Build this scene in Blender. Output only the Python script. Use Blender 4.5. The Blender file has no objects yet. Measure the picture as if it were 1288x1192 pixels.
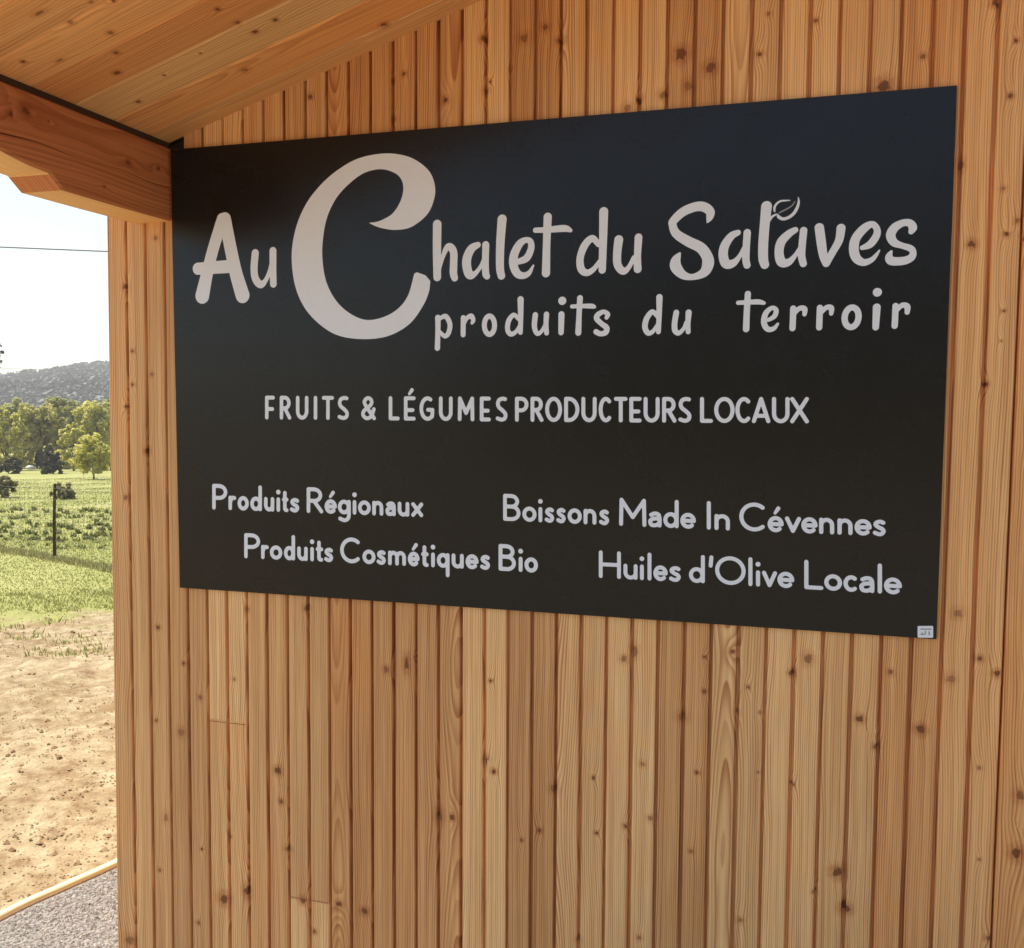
import bpy, math, random
import numpy as np
from mathutils import Matrix, Vector, noise

# ------------------------------------------------------------------ camera, sky, sun, exposure
SC = bpy.context.scene
COL = SC.collection
F_PX, YAW, PITCH, ROLL = 1220.896, 0.290456, -0.0747731, 0.00406071
CAM = np.array([1.659599, -2.307574, 0.524246])      # origin: lower left corner of the sign, wall face at y = 0
PW, PH = 1288.0, 1192.0                              # size of the photograph the measurements were taken in

def cam_axes():
    cy, sy = math.cos(YAW), math.sin(YAW)
    f = np.array([-sy*math.cos(PITCH), cy*math.cos(PITCH), math.sin(PITCH)])
    r = np.array([cy, sy, 0.0]); u = np.cross(r, f)
    c, s = math.cos(ROLL), math.sin(ROLL)
    return np.array([c*r + s*u, -s*r + c*u, f])
AX = cam_axes()

cd = bpy.data.cameras.new('camera'); co = bpy.data.objects.new('camera', cd); COL.objects.link(co)
cd.sensor_fit = 'HORIZONTAL'; cd.sensor_width = 36.0; cd.lens = 36.0*F_PX/PW
cd.clip_start = 0.05; cd.clip_end = 5000
co.matrix_world = Matrix(((AX[0][0], AX[1][0], -AX[2][0], CAM[0]),
                          (AX[0][1], AX[1][1], -AX[2][1], CAM[1]),
                          (AX[0][2], AX[1][2], -AX[2][2], CAM[2]), (0, 0, 0, 1)))
SC.camera = co

SUN_EL, SUN_AZ = math.radians(60), math.radians(87)   # azimuth measured from +y towards -x
sdir = Vector((-math.sin(SUN_AZ)*math.cos(SUN_EL), math.cos(SUN_AZ)*math.cos(SUN_EL), math.sin(SUN_EL)))
W = bpy.data.worlds.new('World'); SC.world = W; W.use_nodes = True
wn = W.node_tree.nodes; wl = W.node_tree.links; wn.clear()
sky = wn.new('ShaderNodeTexSky'); sky.sky_type = 'NISHITA'; sky.sun_disc = False
sky.sun_elevation = SUN_EL; sky.sun_rotation = -SUN_AZ
sky.air_density = 1.0; sky.dust_density = 0.7; sky.ozone_density = 1.0
bg = wn.new('ShaderNodeBackground'); bg.inputs[1].default_value = 0.085
wo = wn.new('ShaderNodeOutputWorld')
wl.new(sky.outputs[0], bg.inputs[0]); wl.new(bg.outputs[0], wo.inputs[0])
sl = bpy.data.lights.new('sun', 'SUN'); sl.energy = 3.7; sl.angle = math.radians(0.5); sl.color = (1.0, 0.95, 0.86)
so = bpy.data.objects.new('sun', sl); COL.objects.link(so)
so.rotation_euler = sdir.to_track_quat('Z', 'Y').to_euler()
so.location = (-20, 8, 30)
vs = SC.view_settings
vs.view_transform = 'Standard'; vs.look = 'None'; vs.exposure = 1.42; vs.gamma = 1.0; vs.use_curve_mapping = False

# ------------------------------------------------------------------ measuring helpers
def ray(x, y):
    return np.array([(x-PW/2)/F_PX, -(y-PH/2)/F_PX, 1.0]) @ AX
def on_wall(x, y):
    d = ray(x, y); t = -CAM[1]/d[1]; return CAM + d*t
ROOF_S, ROOF_X0, ROOF_Z0 = 0.308, 0.0458, 1.2345      # underside of the roof: z = Z0 + S (x - X0)
def roof_z(x): return ROOF_Z0 + ROOF_S*(x-ROOF_X0)
def on_roof(x, y):
    d = ray(x, y); n = np.array([-ROOF_S, 0, 1]); c = ROOF_Z0 - ROOF_S*ROOF_X0
    return CAM + d*((c - n@CAM)/(n@d))
GZ = -1.13
def terrain(x, y):
    w = (x-CAM[0])*-0.656 + (y-CAM[1])*0.755
    e = w-6.0
    s = math.log1p(math.exp(min(e, 40)))if e < 40 else e
    return GZ - 0.045*min(s, 66.0)
def on_ground(x, y):
    d = ray(x, y); lo, hi = 1.0, None
    t = 1.0
    while t < 400:
        p = CAM + d*t
        if p[2] < terrain(p[0], p[1]): hi = t; break
        lo = t; t *= 1.05
    for _ in range(40):
        m = .5*(lo+hi); p = CAM + d*m
        if p[2] < terrain(p[0], p[1]): hi = m
        else: lo = m
    p = CAM + d*hi
    return Vector((p[0], p[1], terrain(p[0], p[1]))), hi     # point, depth

# ------------------------------------------------------------------ object helpers
def tag(o, label=None, cat=None, group=None, kind=None):
    if label: o['label'] = label
    if cat: o['category'] = cat
    if group: o['group'] = group
    if kind: o['kind'] = kind
    return o
def empty(name, loc, label, cat, group=None):
    o = bpy.data.objects.new(name, None); COL.objects.link(o); o.location = loc
    o.empty_display_size = 0.1
    return tag(o, label, cat, group)
def link(name, me, mat, parent=None):
    o = bpy.data.objects.new(name, me); COL.objects.link(o)
    if mat: me.materials.append(mat)
    if parent:
        o.parent = parent; o.matrix_parent_inverse = Matrix.Identity(4)
        o.location = -parent.location
    return o
def mesh(name, verts, faces, smooth=False):
    me = bpy.data.meshes.new(name)
    me.from_pydata([tuple(map(float, v)) for v in verts], [], faces); me.update()
    if smooth: me.polygons.foreach_set('use_smooth', [True]*len(me.polygons))
    return me

class MB:
    """plain mesh collector"""
    def __init__(s): s.v = []; s.f = []
    def box(s, a, b):
        n = len(s.v)
        for z in (a[2], b[2]):
            for x, y in ((a[0], a[1]), (b[0], a[1]), (b[0], b[1]), (a[0], b[1])): s.v.append((x, y, z))
        s.f += [tuple(n+i for i in q) for q in ((0,3,2,1),(4,5,6,7),(0,1,5,4),(1,2,6,5),(2,3,7,6),(3,0,4,7))]
    def tube(s, pts, rad, n=8, cap=True):
        pts = [Vector(p) for p in pts]; rad = rad if hasattr(rad, '__len__') else [rad]*len(pts)
        b = len(s.v)
        for i, p in enumerate(pts):
            d = (pts[min(i+1, len(pts)-1)] - pts[max(i-1, 0)]).normalized()
            u = d.cross(Vector((0, 0, 1)) if abs(d.z) < .9 else Vector((1, 0, 0))).normalized(); w = d.cross(u)
            for k in range(n):
                a = 2*math.pi*k/n
                s.v.append(p + (u*math.cos(a)+w*math.sin(a))*rad[i])
        for i in range(len(pts)-1):
            for k in range(n):
                k2 = (k+1) % n
                s.f.append((b+i*n+k, b+i*n+k2, b+(i+1)*n+k2, b+(i+1)*n+k))
        if cap:
            s.f.append(tuple(b+k for k in range(n))[::-1]); s.f.append(tuple(b+(len(pts)-1)*n+k for k in range(n)))
    def build(s, name, mat, parent=None, smooth=False):
        return link(name, mesh(name, s.v, s.f, smooth), mat, parent)

# ------------------------------------------------------------------ node helpers
class NT:
    def __init__(s, name):
        s.m = bpy.data.materials.new(name); s.m.use_nodes = True
        s.t = s.m.node_tree; s.t.nodes.clear()
        s.out = s.t.nodes.new('ShaderNodeOutputMaterial')
    def n(s, typ, **kw):
        nd = s.t.nodes.new(typ)
        for k, v in kw.items(): setattr(nd, k, v)
        return nd
    def put(s, sock, val):
        if isinstance(val, bpy.types.NodeSocket): s.t.links.new(val, sock)
        else: sock.default_value = val
    def M(s, op, a, b=0.0, c=0.0, clamp=False):
        nd = s.n('ShaderNodeMath', operation=op, use_clamp=clamp)
        for i, v in enumerate((a, b, c)): s.put(nd.inputs[i], v)
        return nd.outputs[0]
    def attr(s, name):
        a = s.n('ShaderNodeAttribute', attribute_name=name); x = s.n('ShaderNodeSeparateXYZ')
        s.put(x.inputs[0], a.outputs['Vector']); return x.outputs[0], x.outputs[1], x.outputs[2]
    def vec(s, x, y, z):
        c = s.n('ShaderNodeCombineXYZ')
        for i, v in enumerate((x, y, z)): s.put(c.inputs[i], v)
        return c.outputs[0]
    def noise(s, v, scale=1.0, detail=2.0, rough=.5, dist=0.0):
        nd = s.n('ShaderNodeTexNoise')
        if v is not None: s.put(nd.inputs['Vector'], v)
        nd.inputs['Scale'].default_value = scale; nd.inputs['Detail'].default_value = detail
        nd.inputs['Roughness'].default_value = rough; nd.inputs['Distortion'].default_value = dist
        return nd.outputs[0]
    def step(s, x, a, b):
        nd = s.n('ShaderNodeMapRange', interpolation_type='SMOOTHSTEP')
        s.put(nd.inputs[0], x); s.put(nd.inputs[1], a); s.put(nd.inputs[2], b)
        return nd.outputs[0]
    def mix(s, f, a, b, blend='MIX'):
        nd = s.n('ShaderNodeMix', data_type='RGBA', blend_type=blend)
        s.put(nd.inputs[0], f)
        for sock, v in ((nd.inputs[6], a), (nd.inputs[7], b)):
            if isinstance(v, tuple) and len(v) == 3: v = v+(1.0,)
            s.put(sock, v)
        return nd.outputs[2]
    def gray(s, v):
        c = s.n('ShaderNodeCombineColor')
        for i in range(3): s.put(c.inputs[i], v)
        return c.outputs[0]
    def coord(s):
        return s.n('ShaderNodeNewGeometry').outputs['Position']
    def bump(s, h, strength=.5, dist=.01):
        b = s.n('ShaderNodeBump'); s.put(b.inputs['Strength'], strength); s.put(b.inputs['Distance'], dist)
        s.put(b.inputs['Height'], h); return b.outputs[0]
    def pbr(s, col, rough=.6, spec=.5, normal=None, metal=0.0, **kw):
        p = s.n('ShaderNodeBsdfPrincipled')
        if isinstance(col, tuple) and len(col) == 3: col = col+(1.0,)
        s.put(p.inputs['Base Color'], col); s.put(p.inputs['Roughness'], rough)
        s.put(p.inputs['Specular IOR Level'], spec); s.put(p.inputs['Metallic'], metal)
        if normal is not None: s.put(p.inputs['Normal'], normal)
        s.t.links.new(p.outputs[0], s.out.inputs[0]); return p

def wood(name, light, dark, red, knotc, spacing=.0048, contrast=1.15, tonevar=.48, rough=.6):
    t = NT(name)
    a, l, d = t.attr('wc'); tone, px, pc = t.attr('seed'); kx, kl, kf = t.attr('knot')
    z = t.M('MULTIPLY', tone, 37.0)
    n1 = t.M('SUBTRACT', t.noise(t.vec(t.M('MULTIPLY', a, 9), t.M('MULTIPLY', l, 1.3), z), 1, 2), .5)
    n2 = t.M('SUBTRACT', t.noise(t.vec(t.M('MULTIPLY', a, 2), t.M('MULTIPLY', l, 1.1), t.M('ADD', z, 9.0)), 1, 1.5), .5)
    n3 = t.M('SUBTRACT', t.noise(t.vec(t.M('MULTIPLY', a, 45), t.M('MULTIPLY', l, 5), t.M('ADD', z, 3.0)), 1, 2), .5)
    kd2 = t.M('ADD', t.M('MULTIPLY', kx, kx), t.M('MULTIPLY', t.M('MULTIPLY', kl, kl), .22))
    bul = t.M('MULTIPLY', t.M('POWER', 2.718, t.M('MULTIPLY', kd2, -.16)), t.M('MULTIPLY', kf, .009))
    dx = t.M('ADD', t.M('SUBTRACT', a, px), t.M('ADD', t.M('MULTIPLY', n1, .022), t.M('MULTIPLY', n3, .003)))
    cc = t.M('ADD', pc, t.M('MULTIPLY', n2, .13))
    r = t.M('ADD', t.M('SQRT', t.M('ADD', t.M('MULTIPLY', dx, dx), t.M('MULTIPLY', cc, cc))), bul)
    q = t.M('DIVIDE', r, spacing)
    fr = t.M('FRACT', q); fl = t.M('FLOOR', q)
    wnz = t.n('ShaderNodeTexWhiteNoise', noise_dimensions='1D'); t.put(wnz.inputs['W'], t.M('ADD', fl, z))
    prof = t.M('MULTIPLY', t.step(fr, .15, .92), t.M('SUBTRACT', 1.0, t.step(fr, .92, 1.0)))
    prof = t.M('MULTIPLY', prof, t.M('MULTIPLY_ADD', wnz.outputs[0], .8, .35))
    fib = t.noise(t.vec(t.M('MULTIPLY', a, 420), t.M('MULTIPLY', l, 7), z), 1, 2)
    f = t.M('ADD', t.M('MULTIPLY', prof, .62*contrast), t.M('MULTIPLY', t.M('SUBTRACT', fib, .38), .55*contrast), clamp=True)
    col = t.mix(f, light, dark)
    blo = t.noise(t.vec(t.M('MULTIPLY', a, 5), t.M('MULTIPLY', l, 1.6), t.M('ADD', z, 21.0)), 1, 3)
    tw = t.n('ShaderNodeTexWhiteNoise', noise_dimensions='1D'); t.put(tw.inputs['W'], t.M('MULTIPLY', tone, 91.7))
    redf = t.M('MULTIPLY', t.step(t.M('ADD', t.M('MULTIPLY', tw.outputs[0], .6), t.M('MULTIPLY', blo, .6)), .45, 1.0), .75)
    col = t.mix(redf, col, t.mix(1.0, col, red, 'MULTIPLY'))
    val = t.M('ADD', t.M('MULTIPLY_ADD', tone, tonevar, 1.075-tonevar*.55), t.M('MULTIPLY', t.M('SUBTRACT', blo, .5), .3))
    stk = t.noise(t.vec(t.M('MULTIPLY', a, 95), t.M('MULTIPLY', l, 1.7), t.M('ADD', z, 5.0)), 1, 2)
    val = t.M('ADD', val, t.M('MULTIPLY', t.M('SUBTRACT', stk, .5), .56*contrast))
    tc = t.n('ShaderNodeCombineColor')
    for i_, ex in enumerate((.85, 1.25, 1.6)): t.put(tc.inputs[i_], t.M('POWER', t.M('MAXIMUM', val, .05), ex))
    col = t.mix(1.0, col, tc.outputs[0], 'MULTIPLY')
    kr = t.M('ADD', t.M('SQRT', t.M('ADD', t.M('MULTIPLY', kx, kx), t.M('MULTIPLY', kl, kl))),
             t.M('MULTIPLY', t.M('SUBTRACT', t.noise(t.vec(t.M('MULTIPLY', a, 140), t.M('MULTIPLY', l, 95), z), 1, 3), .5), 1.5))
    halo = t.M('MULTIPLY', t.M('SUBTRACT', 1.0, t.step(kr, .7, 2.7)), t.M('MULTIPLY', kf, .62))
    col = t.mix(halo, col, t.mix(1.0, col, (.62, .36, .22), 'MULTIPLY'))
    core = t.M('MULTIPLY', t.M('SUBTRACT', 1.0, t.step(kr, .6, 1.05)), kf)
    kn = t.mix(t.M('FRACT', t.M('MULTIPLY', kr, 2.6)), knotc, tuple(c*.62 for c in knotc))
    col = t.mix(t.M('MULTIPLY', core, .92), col, kn)
    h = t.M('ADD', t.M('MULTIPLY', prof, -.5), t.M('MULTIPLY', fib, .7))
    t.pbr(col, rough, .35, t.bump(h, .25, .0006))
    return t.m

M_WALL = wood('larch_cladding', (.90, .515, .205), (.45, .140, .036), (1.0, .70, .45), (.24, .075, .022))
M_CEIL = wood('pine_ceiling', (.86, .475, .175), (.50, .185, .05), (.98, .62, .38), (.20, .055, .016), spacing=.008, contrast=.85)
M_BEAM = wood('beam_timber', (.56, .195, .062), (.37, .10, .026), (1.0, .72, .52), (.16, .045, .016), spacing=.0085, contrast=1.1)
M_KERB = wood('edging_wood', (.68, .54, .31), (.46, .33, .155), (.95, .8, .65), (.12, .06, .03), spacing=.004)

class WM:
    """mesh whose faces carry wood coordinates (across, along), a seed per board and the nearest knot"""
    def __init__(s): s.v = []; s.f = []; s.wc = []; s.sd = []; s.kn = []
    def face(s, pts, wcs, seed, knots=None):
        n = len(s.v); s.v += pts; s.f.append(tuple(range(n, n+len(pts)))); s.wc += wcs; s.sd += [seed]*len(pts)
        s.kn += knots or [(9., 9., 0.)]*len(pts)
    def build(s, name, mat, parent=None, merge=False):
        me = bpy.data.meshes.new(name); me.from_pydata([tuple(map(float, p)) for p in s.v], [], s.f); me.update()
        for nm, dat in (('wc', s.wc), ('seed', s.sd), ('knot', s.kn)):
            at = me.attributes.new(nm, 'FLOAT_VECTOR', 'CORNER')
            at.data.foreach_set('vector', np.asarray(dat, dtype=np.float32).ravel())
        return link(name, me, mat, parent)

def rnd_seed(rg, cath=.4):
    if rg.random() < cath: return (rg.random(), rg.uniform(-.02, .05), rg.uniform(.0, .05))
    return (rg.random(), rg.choice((-1, 1))*rg.uniform(.09, .3), rg.uniform(.02, .1))

def near_knot(knots, a, l, reach=6.5):
    best, bd = None, 1e9
    for k in knots:
        d = math.hypot((a-k[0])/k[2], .4*(l-k[1])/k[3])
        if d < bd: best, bd = k, d
    return best if bd < reach else None

def kcoord(k, a, l):
    if k is None: return (9., 9., 0.)
    hsh = math.sin(k[0]*913.7+k[1]*517.3)*43758.5; hsh -= math.floor(hsh)
    return ((a-k[0])/k[2], (l-k[1])/k[3], .5+.5*min(1, hsh*1.5))

# ------------------------------------------------------------------ chalet: front wall of double-groove boards
bldg = empty('chalet', (-.22, 0, GZ), 'wooden chalet with a wall of vertical golden larch boards under a sloping plank roof', 'chalet')
PITCH_B = .063
XB0 = -.2362
def shear(x): return .0108*max(0.0, min(1.25, 1-x/.95))
def bx(xb, z): return xb + shear(xb)*(z+.85)          # the boards at the left corner lean a touch

def zk(lst, x0, y0, s):
    out = []
    for k in lst:
        p = on_wall(x0+k[0]/s, y0+k[1]/s); dist = np.linalg.norm(p-CAM)
        r = k[2]/s*dist/F_PX*1.0
        el = k[3] if len(k) > 3 else 1.0
        out.append((p[0]-shear(p[0])*(p[2]+.85), p[2], r, r*el))
    return out
KN = []
KN += zk([(228,213,5),(275,310,7),(222,408,11),(155,110,6),(178,650,7,1.8),(150,375,5),(497,517,10),(505,605,7),(525,740,8),(568,887,9),
  (670,897,8),(742,917,9),(600,975,6),(343,882,13),(408,860,9,1.6),(805,230,9),(862,215,8,2.6),(885,195,4),(955,645,11,1.5),(1110,520,7),
  (1088,490,7,1.6),(1280,570,11),(1240,688,6),(1188,715,5),(1100,262,5),(578,55,9),(372,258,5),(410,60,6),(75,1000,12),(362,705,4),(280,740,4),
  (990,650,8),(160,800,5),(270,950,5)], 130, 740, 2.2596)
KN += zk([(215,130,9,1.6),(185,150,9),(345,310,12),(408,145,4),(408,240,6),(485,130,7),(527,228,5),(497,298,6),(560,297,5),(693,150,11,1.2),
  (648,190,8),(835,315,9),(920,187,7),(880,392,7),(1003,345,11),(1085,205,11),(1105,25,12),(1165,150,7),(1213,190,8),(102,478,5),(237,440,8),
  (387,463,5),(555,462,4),(258,590,8),(110,630,5),(650,497,5),(710,793,5),(775,738,13),(795,838,12),(505,870,7),(228,918,6),(60,925,8),
  (1165,450,5),(1165,703,4),(190,610,6),(370,680,6),(1190,920,6)], 700, 760, 2.19)
KN += zk([(85,85,7),(90,200,6),(175,85,9),(222,60,7),(255,90,7),(405,240,8),(430,220,7),(485,210,8),(525,120,12),(590,150,11),(540,190,10),
  (700,120,5),(825,45,5),(1063,125,5),(975,190,12),(1225,5,7),(1270,90,4),(1258,213,5),(720,30,4)], 560, 0, 1.769)
KN += zk([(168,358,9,1.8),(205,645,12),(318,445,8),(345,115,5),(330,607,8),(320,883,5),(311,990,4),(370,560,9),(255,1145,8)], 1150, 80, 2.84)
KN += zk([(670,298,8),(625,325,6),(630,480,8),(985,155,8),(1000,370,8),(1020,330,6),(838,405,10),(1240,105,7),(1105,275,6),(290,390,9)], 300, 0, 3.22)
KN += zk([(62,258,7),(128,740,8),(66,877,7),(85,447,5),(85,545,5),(142,515,6),(152,115,6),(66,610,5)], 130, 250, 2.335)
rk = random.Random(5)
for i in range(150):                                   # the rest of the wall, to the right of what the photograph shows
    KN.append((rk.uniform(2.2, 6.2), rk.uniform(-1.1, 2.0), rk.uniform(.003, .008), rk.uniform(.003, .009)))

def strip(wm, xa, xb, zlo, ztop, seed_of, org, lgroove, rgroove, rows=.024):
    """one moulded strip between two grooves: bevelled front face, groove walls and groove floors"""
    ks = [k for k in KN if xa-.05 < k[0] < xb+.05]
    GD = .0175
    prof = [(xa, GD), (xa+lgroove*.75, GD), (xa+lgroove, .0022), (xa+lgroove+.0012, .0004), (xa+lgroove+.0035, 0.0),
            ((xa+xb)/2, 0.0), (xb-rgroove-.0035, 0.0), (xb-rgroove-.0012, .0004), (xb-rgroove, .0022), (xb-rgroove*.75, GD), (xb, GD)]
    if lgroove == 0: prof = [(xa, .024), (xa, .002), (xa+.002, 0.0)]+prof[5:]
    zmax = max(ztop(xa), ztop(xb)); n = max(2, int((zmax-zlo)/rows))
    zs = [zlo+(zmax-zlo)*i/n for i in range(n+1)]
    for i in range(n):
        z0, z1 = zs[i], zs[i+1]
        seed = seed_of((z0+z1)/2)
        for j in range(len(prof)-1):
            (x0, y0), (x1, y1) = prof[j], prof[j+1]
            q = []
            for x, y, z in ((x0, y0, z0), (x1, y1, z0), (x1, y1, z1), (x0, y0, z1)):
                zz = min(z, ztop(x)); q.append((x, y, zz))
            if q[2][2]-q[1][2] < 1e-6 and q[3][2]-q[0][2] < 1e-6: continue
            am, lm = (x0+x1)/2, (z0+z1)/2
            k = near_knot(ks, am, lm)
            wm.face([(bx(x, z), y, z) for x, y, z in q], [(x-org, z, y) for x, y, z in q], seed, [kcoord(k, x, z) for x, y, z in q])

wm = WM()
rg = random.Random(11)
ZB = GZ+.015
joints = {2: [-.372], 4: [-.845], 13: [-.905]}
top = lambda x: roof_z(bx(x, 1.3))+.012
SEEDS = {}
NB = 37
for i in range(NB):
    xa = XB0+PITCH_B*i; xb = xa+PITCH_B
    pair = (i-1)//2                                    # strips 1-2, 3-4 ... share a board
    if pair not in SEEDS: SEEDS[pair] = [rnd_seed(rg), rnd_seed(rg)]
    def seed_of(z, pair=pair):
        for c in joints.get(pair, []):
            if z > c: return SEEDS[pair][1]
        return SEEDS[pair][0]
    # joints in pair index: shared edge is a tongue-and-groove joint (narrower than the milled groove inside a board)
    lg = .0042 if i % 2 == 1 else .0048; rgv = .0048 if i % 2 == 1 else .0042
    if i == 0: lg = 0
    lim = top
    if pair == 2: SEEDS[2] = [(.66, .15, .05), (.95, .15, .05)]
    if pair == 4: SEEDS[4] = [(.80, -.02, .02), (.30, -.16, .06)]
    if pair == 17: SEEDS[17] = [(.72, .21, .05), (.72, .21, .05)]
    if pair == 16: SEEDS[16] = [(.45, -.17, .04), (.45, -.17, .04)]
    if xb < .035 : lim = lambda x: min(top(x), 1.2)
    org = XB0+PITCH_B*(1+2*pair)
    strip(wm, xa, xb, ZB, lim, seed_of, org, lg, rgv)
wm.build('plank_cladding', M_WALL, bldg)

# thin dark end joints of the boards that are pieced together
tj = NT('joint_shadow_gap'); tj.pbr((.40, .17, .06), .9, .1)
for pair, cs in joints.items():
    for c in cs:
        x0 = XB0+PITCH_B*(1+2*pair); mj = MB()
        for k in (0, 1):
            xa = bx(x0+PITCH_B*k+.006, c); xb = bx(x0+PITCH_B*(k+1)-.006, c)
            mj.box((xa, -.0006, c-.0009), (xb, .004, c+.0009))
        mj.build('board_joint', tj.m, bldg)

def plank_box(wm, p0, axis_a, axis_l, axis_d, wa, wl_, wd, seed, knots=(), na=3, nl=40, bev=.0025, org=(0, 0)):
    """a board: p0 corner, a across, l along, d depth (away from the visible face); front face is gridded for knots"""
    A, L, D = Vector(axis_a), Vector(axis_l), Vector(axis_d); P = Vector(p0)
    xs = [0]+[bev+(wa-2*bev)*i/na for i in range(na+1)]+[wa]
    ds = [bev]+[0]*(na+1)+[bev]
    for j in range(nl):
        l0, l1 = wl_*j/nl, wl_*(j+1)/nl
        for i in range(len(xs)-1):
            q = [(xs[i], l0, ds[i]), (xs[i+1], l0, ds[i+1]), (xs[i+1], l1, ds[i+1]), (xs[i], l1, ds[i])]
            k = near_knot(knots, org[0]+(xs[i]+xs[i+1])/2, org[1]+(l0+l1)/2)
            wm.face([P+A*a+L*l+D*d for a, l, d in q], [(a, org[1]+l, d) for a, l, d in q], seed,
                    [kcoord(k, org[0]+a, org[1]+l) for a, l, d in q])
    for q in ([(0,0,bev),(0,wl_,bev),(0,wl_,wd),(0,0,wd)], [(wa,0,bev),(wa,0,wd),(wa,wl_,wd),(wa,wl_,bev)],
              [(0,0,wd),(0,wl_,wd),(wa,wl_,wd),(wa,0,wd)], [(0,0,bev),(0,0,wd),(wa,0,wd),(wa,0,bev)], [(0,wl_,bev),(wa,wl_,bev),(wa,wl_,wd),(0,wl_,wd)]):
        wm.face([P+A*a+L*l+D*d for a, l, d in q], [(a+d, org[1]+l, d) for a, l, d in q], seed)

# wide flat board that closes the boarding on the right, strongly figured
XR = XB0+PITCH_B*NB+.0006
kb = []
for (x, y, r, e) in ((1283,1000,9,1.0),(1278,1072,10,1.0),(1300,860,8,1),(1305,700,6,1),(1296,560,6,1),(1290,300,7,1),(1310,1150,7,1)):
    p = on_wall(x, y); kb.append((p[0], p[2], r*.0011, r*.0013*e))
wb = WM()
plank_box(wb, (XR, -.004, ZB), (1,0,0), (0,0,1), (0,1,0), .145, 3.1, .03, (.62, .07, .012), kb, na=8, nl=140, org=(XR, ZB))
wb.build('trim_board', M_WALL, bldg)

# rest of the gable wall to the right of it, plain boarding
wr = WM()
XE = 6.2
x = XR+.152; i = 0
RIDGE = 3.0
def roof_zz(x): return roof_z(x) if x < RIDGE else roof_z(2*RIDGE-x)
while x < XE:
    def sd(z, s=rnd_seed(rg)): return s
    strip(wr, x, x+PITCH_B, ZB, lambda q: roof_zz(q)+.012, sd, x, .0045, .0045, rows=.12)
    x += PITCH_B
XE = x
wr.build('side_cladding', M_WALL, bldg)

# body of the house behind the boards
LEN = 5.2
mb = MB()
def gable(y0, y1, x0, x1):
    n = len(mb.v)
    pts = [(x0, GZ-.05), (x1, GZ-.05), (x1, roof_zz(x1)), (RIDGE, roof_z(RIDGE)), (x0, roof_z(x0))]
    for y in (y0, y1):
        for p in pts: mb.v.append((p[0], y, p[1]))
    mb.f.append((n, n+1, n+2, n+3, n+4)); mb.f.append((n+9, n+8, n+7, n+6, n+5))
    for k in range(5):
        k2 = (k+1) % 5; mb.f.append((n+k2, n+k, n+5+k, n+5+k2))
gable(.0245, LEN, XB0+.03, XE-.02)
tb = NT('dark_sheathing'); tb.pbr((.055, .03, .018), .9, .2)
mb.build('wall_core', tb.m, bldg)

# left flank boarding (its front edge makes the corner seen beside the sky)
wf = WM()
y = .0245; k = 0
while y < LEN:
    plank_box(wf, (bx(XB0, ZB)+.0012, y+.1205, ZB), (0,-1,0), (shear(XB0), 0, 1), (1,0,0), .12, roof_z(XB0)-ZB, .021, rnd_seed(rg), (), na=1, nl=10)
    y += .124
wf.build('flank_cladding', M_WALL, bldg)

# ------------------------------------------------------------------ roof: plank ceiling, covering, beam
roof_len0, XEAVE = -.93, -.235
c_s = 1/math.sqrt(1+ROOF_S**2); s_s = ROOF_S*c_s
def kroof(lst, x0, y0, s):
    out = []
    for k in lst:
        p = on_roof(x0+k[0]/s, y0+k[1]/s); dist = np.linalg.norm(p-CAM); r = k[2]/s*dist/F_PX
        out.append((p[1], (p[0]-XEAVE)/c_s, r*1.7, r*(k[3] if len(k) > 3 else 1.0)*1.5))
    return out
KR = kroof([(265,85,9,2.5),(470,150,12),(745,220,13),(155,415,9),(785,355,10),(790,490,13),(615,12,8),(765,5,8),(1110,500,4),(400,405,6,3.0)], 0, 0, 5.367)
KR += kroof([(65,128,7),(150,80,6),(25,282,9),(0,95,5),(590,100,9)], 300, 0, 3.22)
KR += kroof([(1185,112,8),(1225,345,10),(690,507,7),(1085,45,7),(820,375,4),(1000,265,4)], 0, 0, 3.97)
wc_ = WM()
SLEN = (RIDGE-XEAVE)/c_s
edges = [-.02, -.08, -.215, -.35, -.485, -.62, -.755, -.89, -.93]
edges = [.0095]+edges[1:]
tones = [.30, .62, .5, .35, .85, .6, .75, .5, .5]
for j in range(len(edges)-1):
    y1, y0 = edges[j], edges[j+1]
    sdv = rnd_seed(rg, .3); sdv = (tones[j], sdv[1], sdv[2])
    plank_box(wc_, (XEAVE, y0+.0005, roof_z(XEAVE)), (0,1,0), (c_s,0,s_s), (-s_s,0,c_s), y1-y0-.001, SLEN, .021, sdv, KR, na=4, nl=150, bev=.0045, org=(y0, 0))
for j in range(7):                                     # right-hand slope, out of the picture
    y0 = roof_len0+.134*j
    plank_box(wc_, (2*RIDGE-XEAVE, y0+.133, roof_z(XEAVE)), (0,-1,0), (-c_s,0,s_s), (s_s,0,c_s), .133, SLEN, .021, rnd_seed(rg), (), na=2, nl=12, bev=.0045)
wc_.build('ceiling_planks', M_CEIL, bldg)
mr = MB()
def slab(x0, x1, t0, t1, y0, y1, mir=False):
    n = len(mr.v)
    for y in (y0, y1):
        for x, t in ((x0, t0), (x1, t0), (x1, t1), (x0, t1)):
            z = roof_z(x)+t; mr.v.append(((2*RIDGE-x) if mir else x, y, z))
    mr.f += [tuple(n+i for i in q) for q in ((0,1,2,3),(7,6,5,4),(0,4,5,1),(1,5,6,2),(2,6,7,3),(3,7,4,0))]
for mir in (False, True): slab(XEAVE-.02, RIDGE, .025, .09, roof_len0-.03, LEN+.3, mir)
# roll of corrugations on the covering
for mir in (False, True):
    yy = roof_len0
    while yy < LEN+.25:
        slab(XEAVE-.03, RIDGE, .0905, .108, yy, yy+.05, mir); yy += .2
tr = NT('roof_covering'); tr.pbr((.22, .10, .065), .7, .3)
mr.build('roof_covering', tr.m, bldg)

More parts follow.
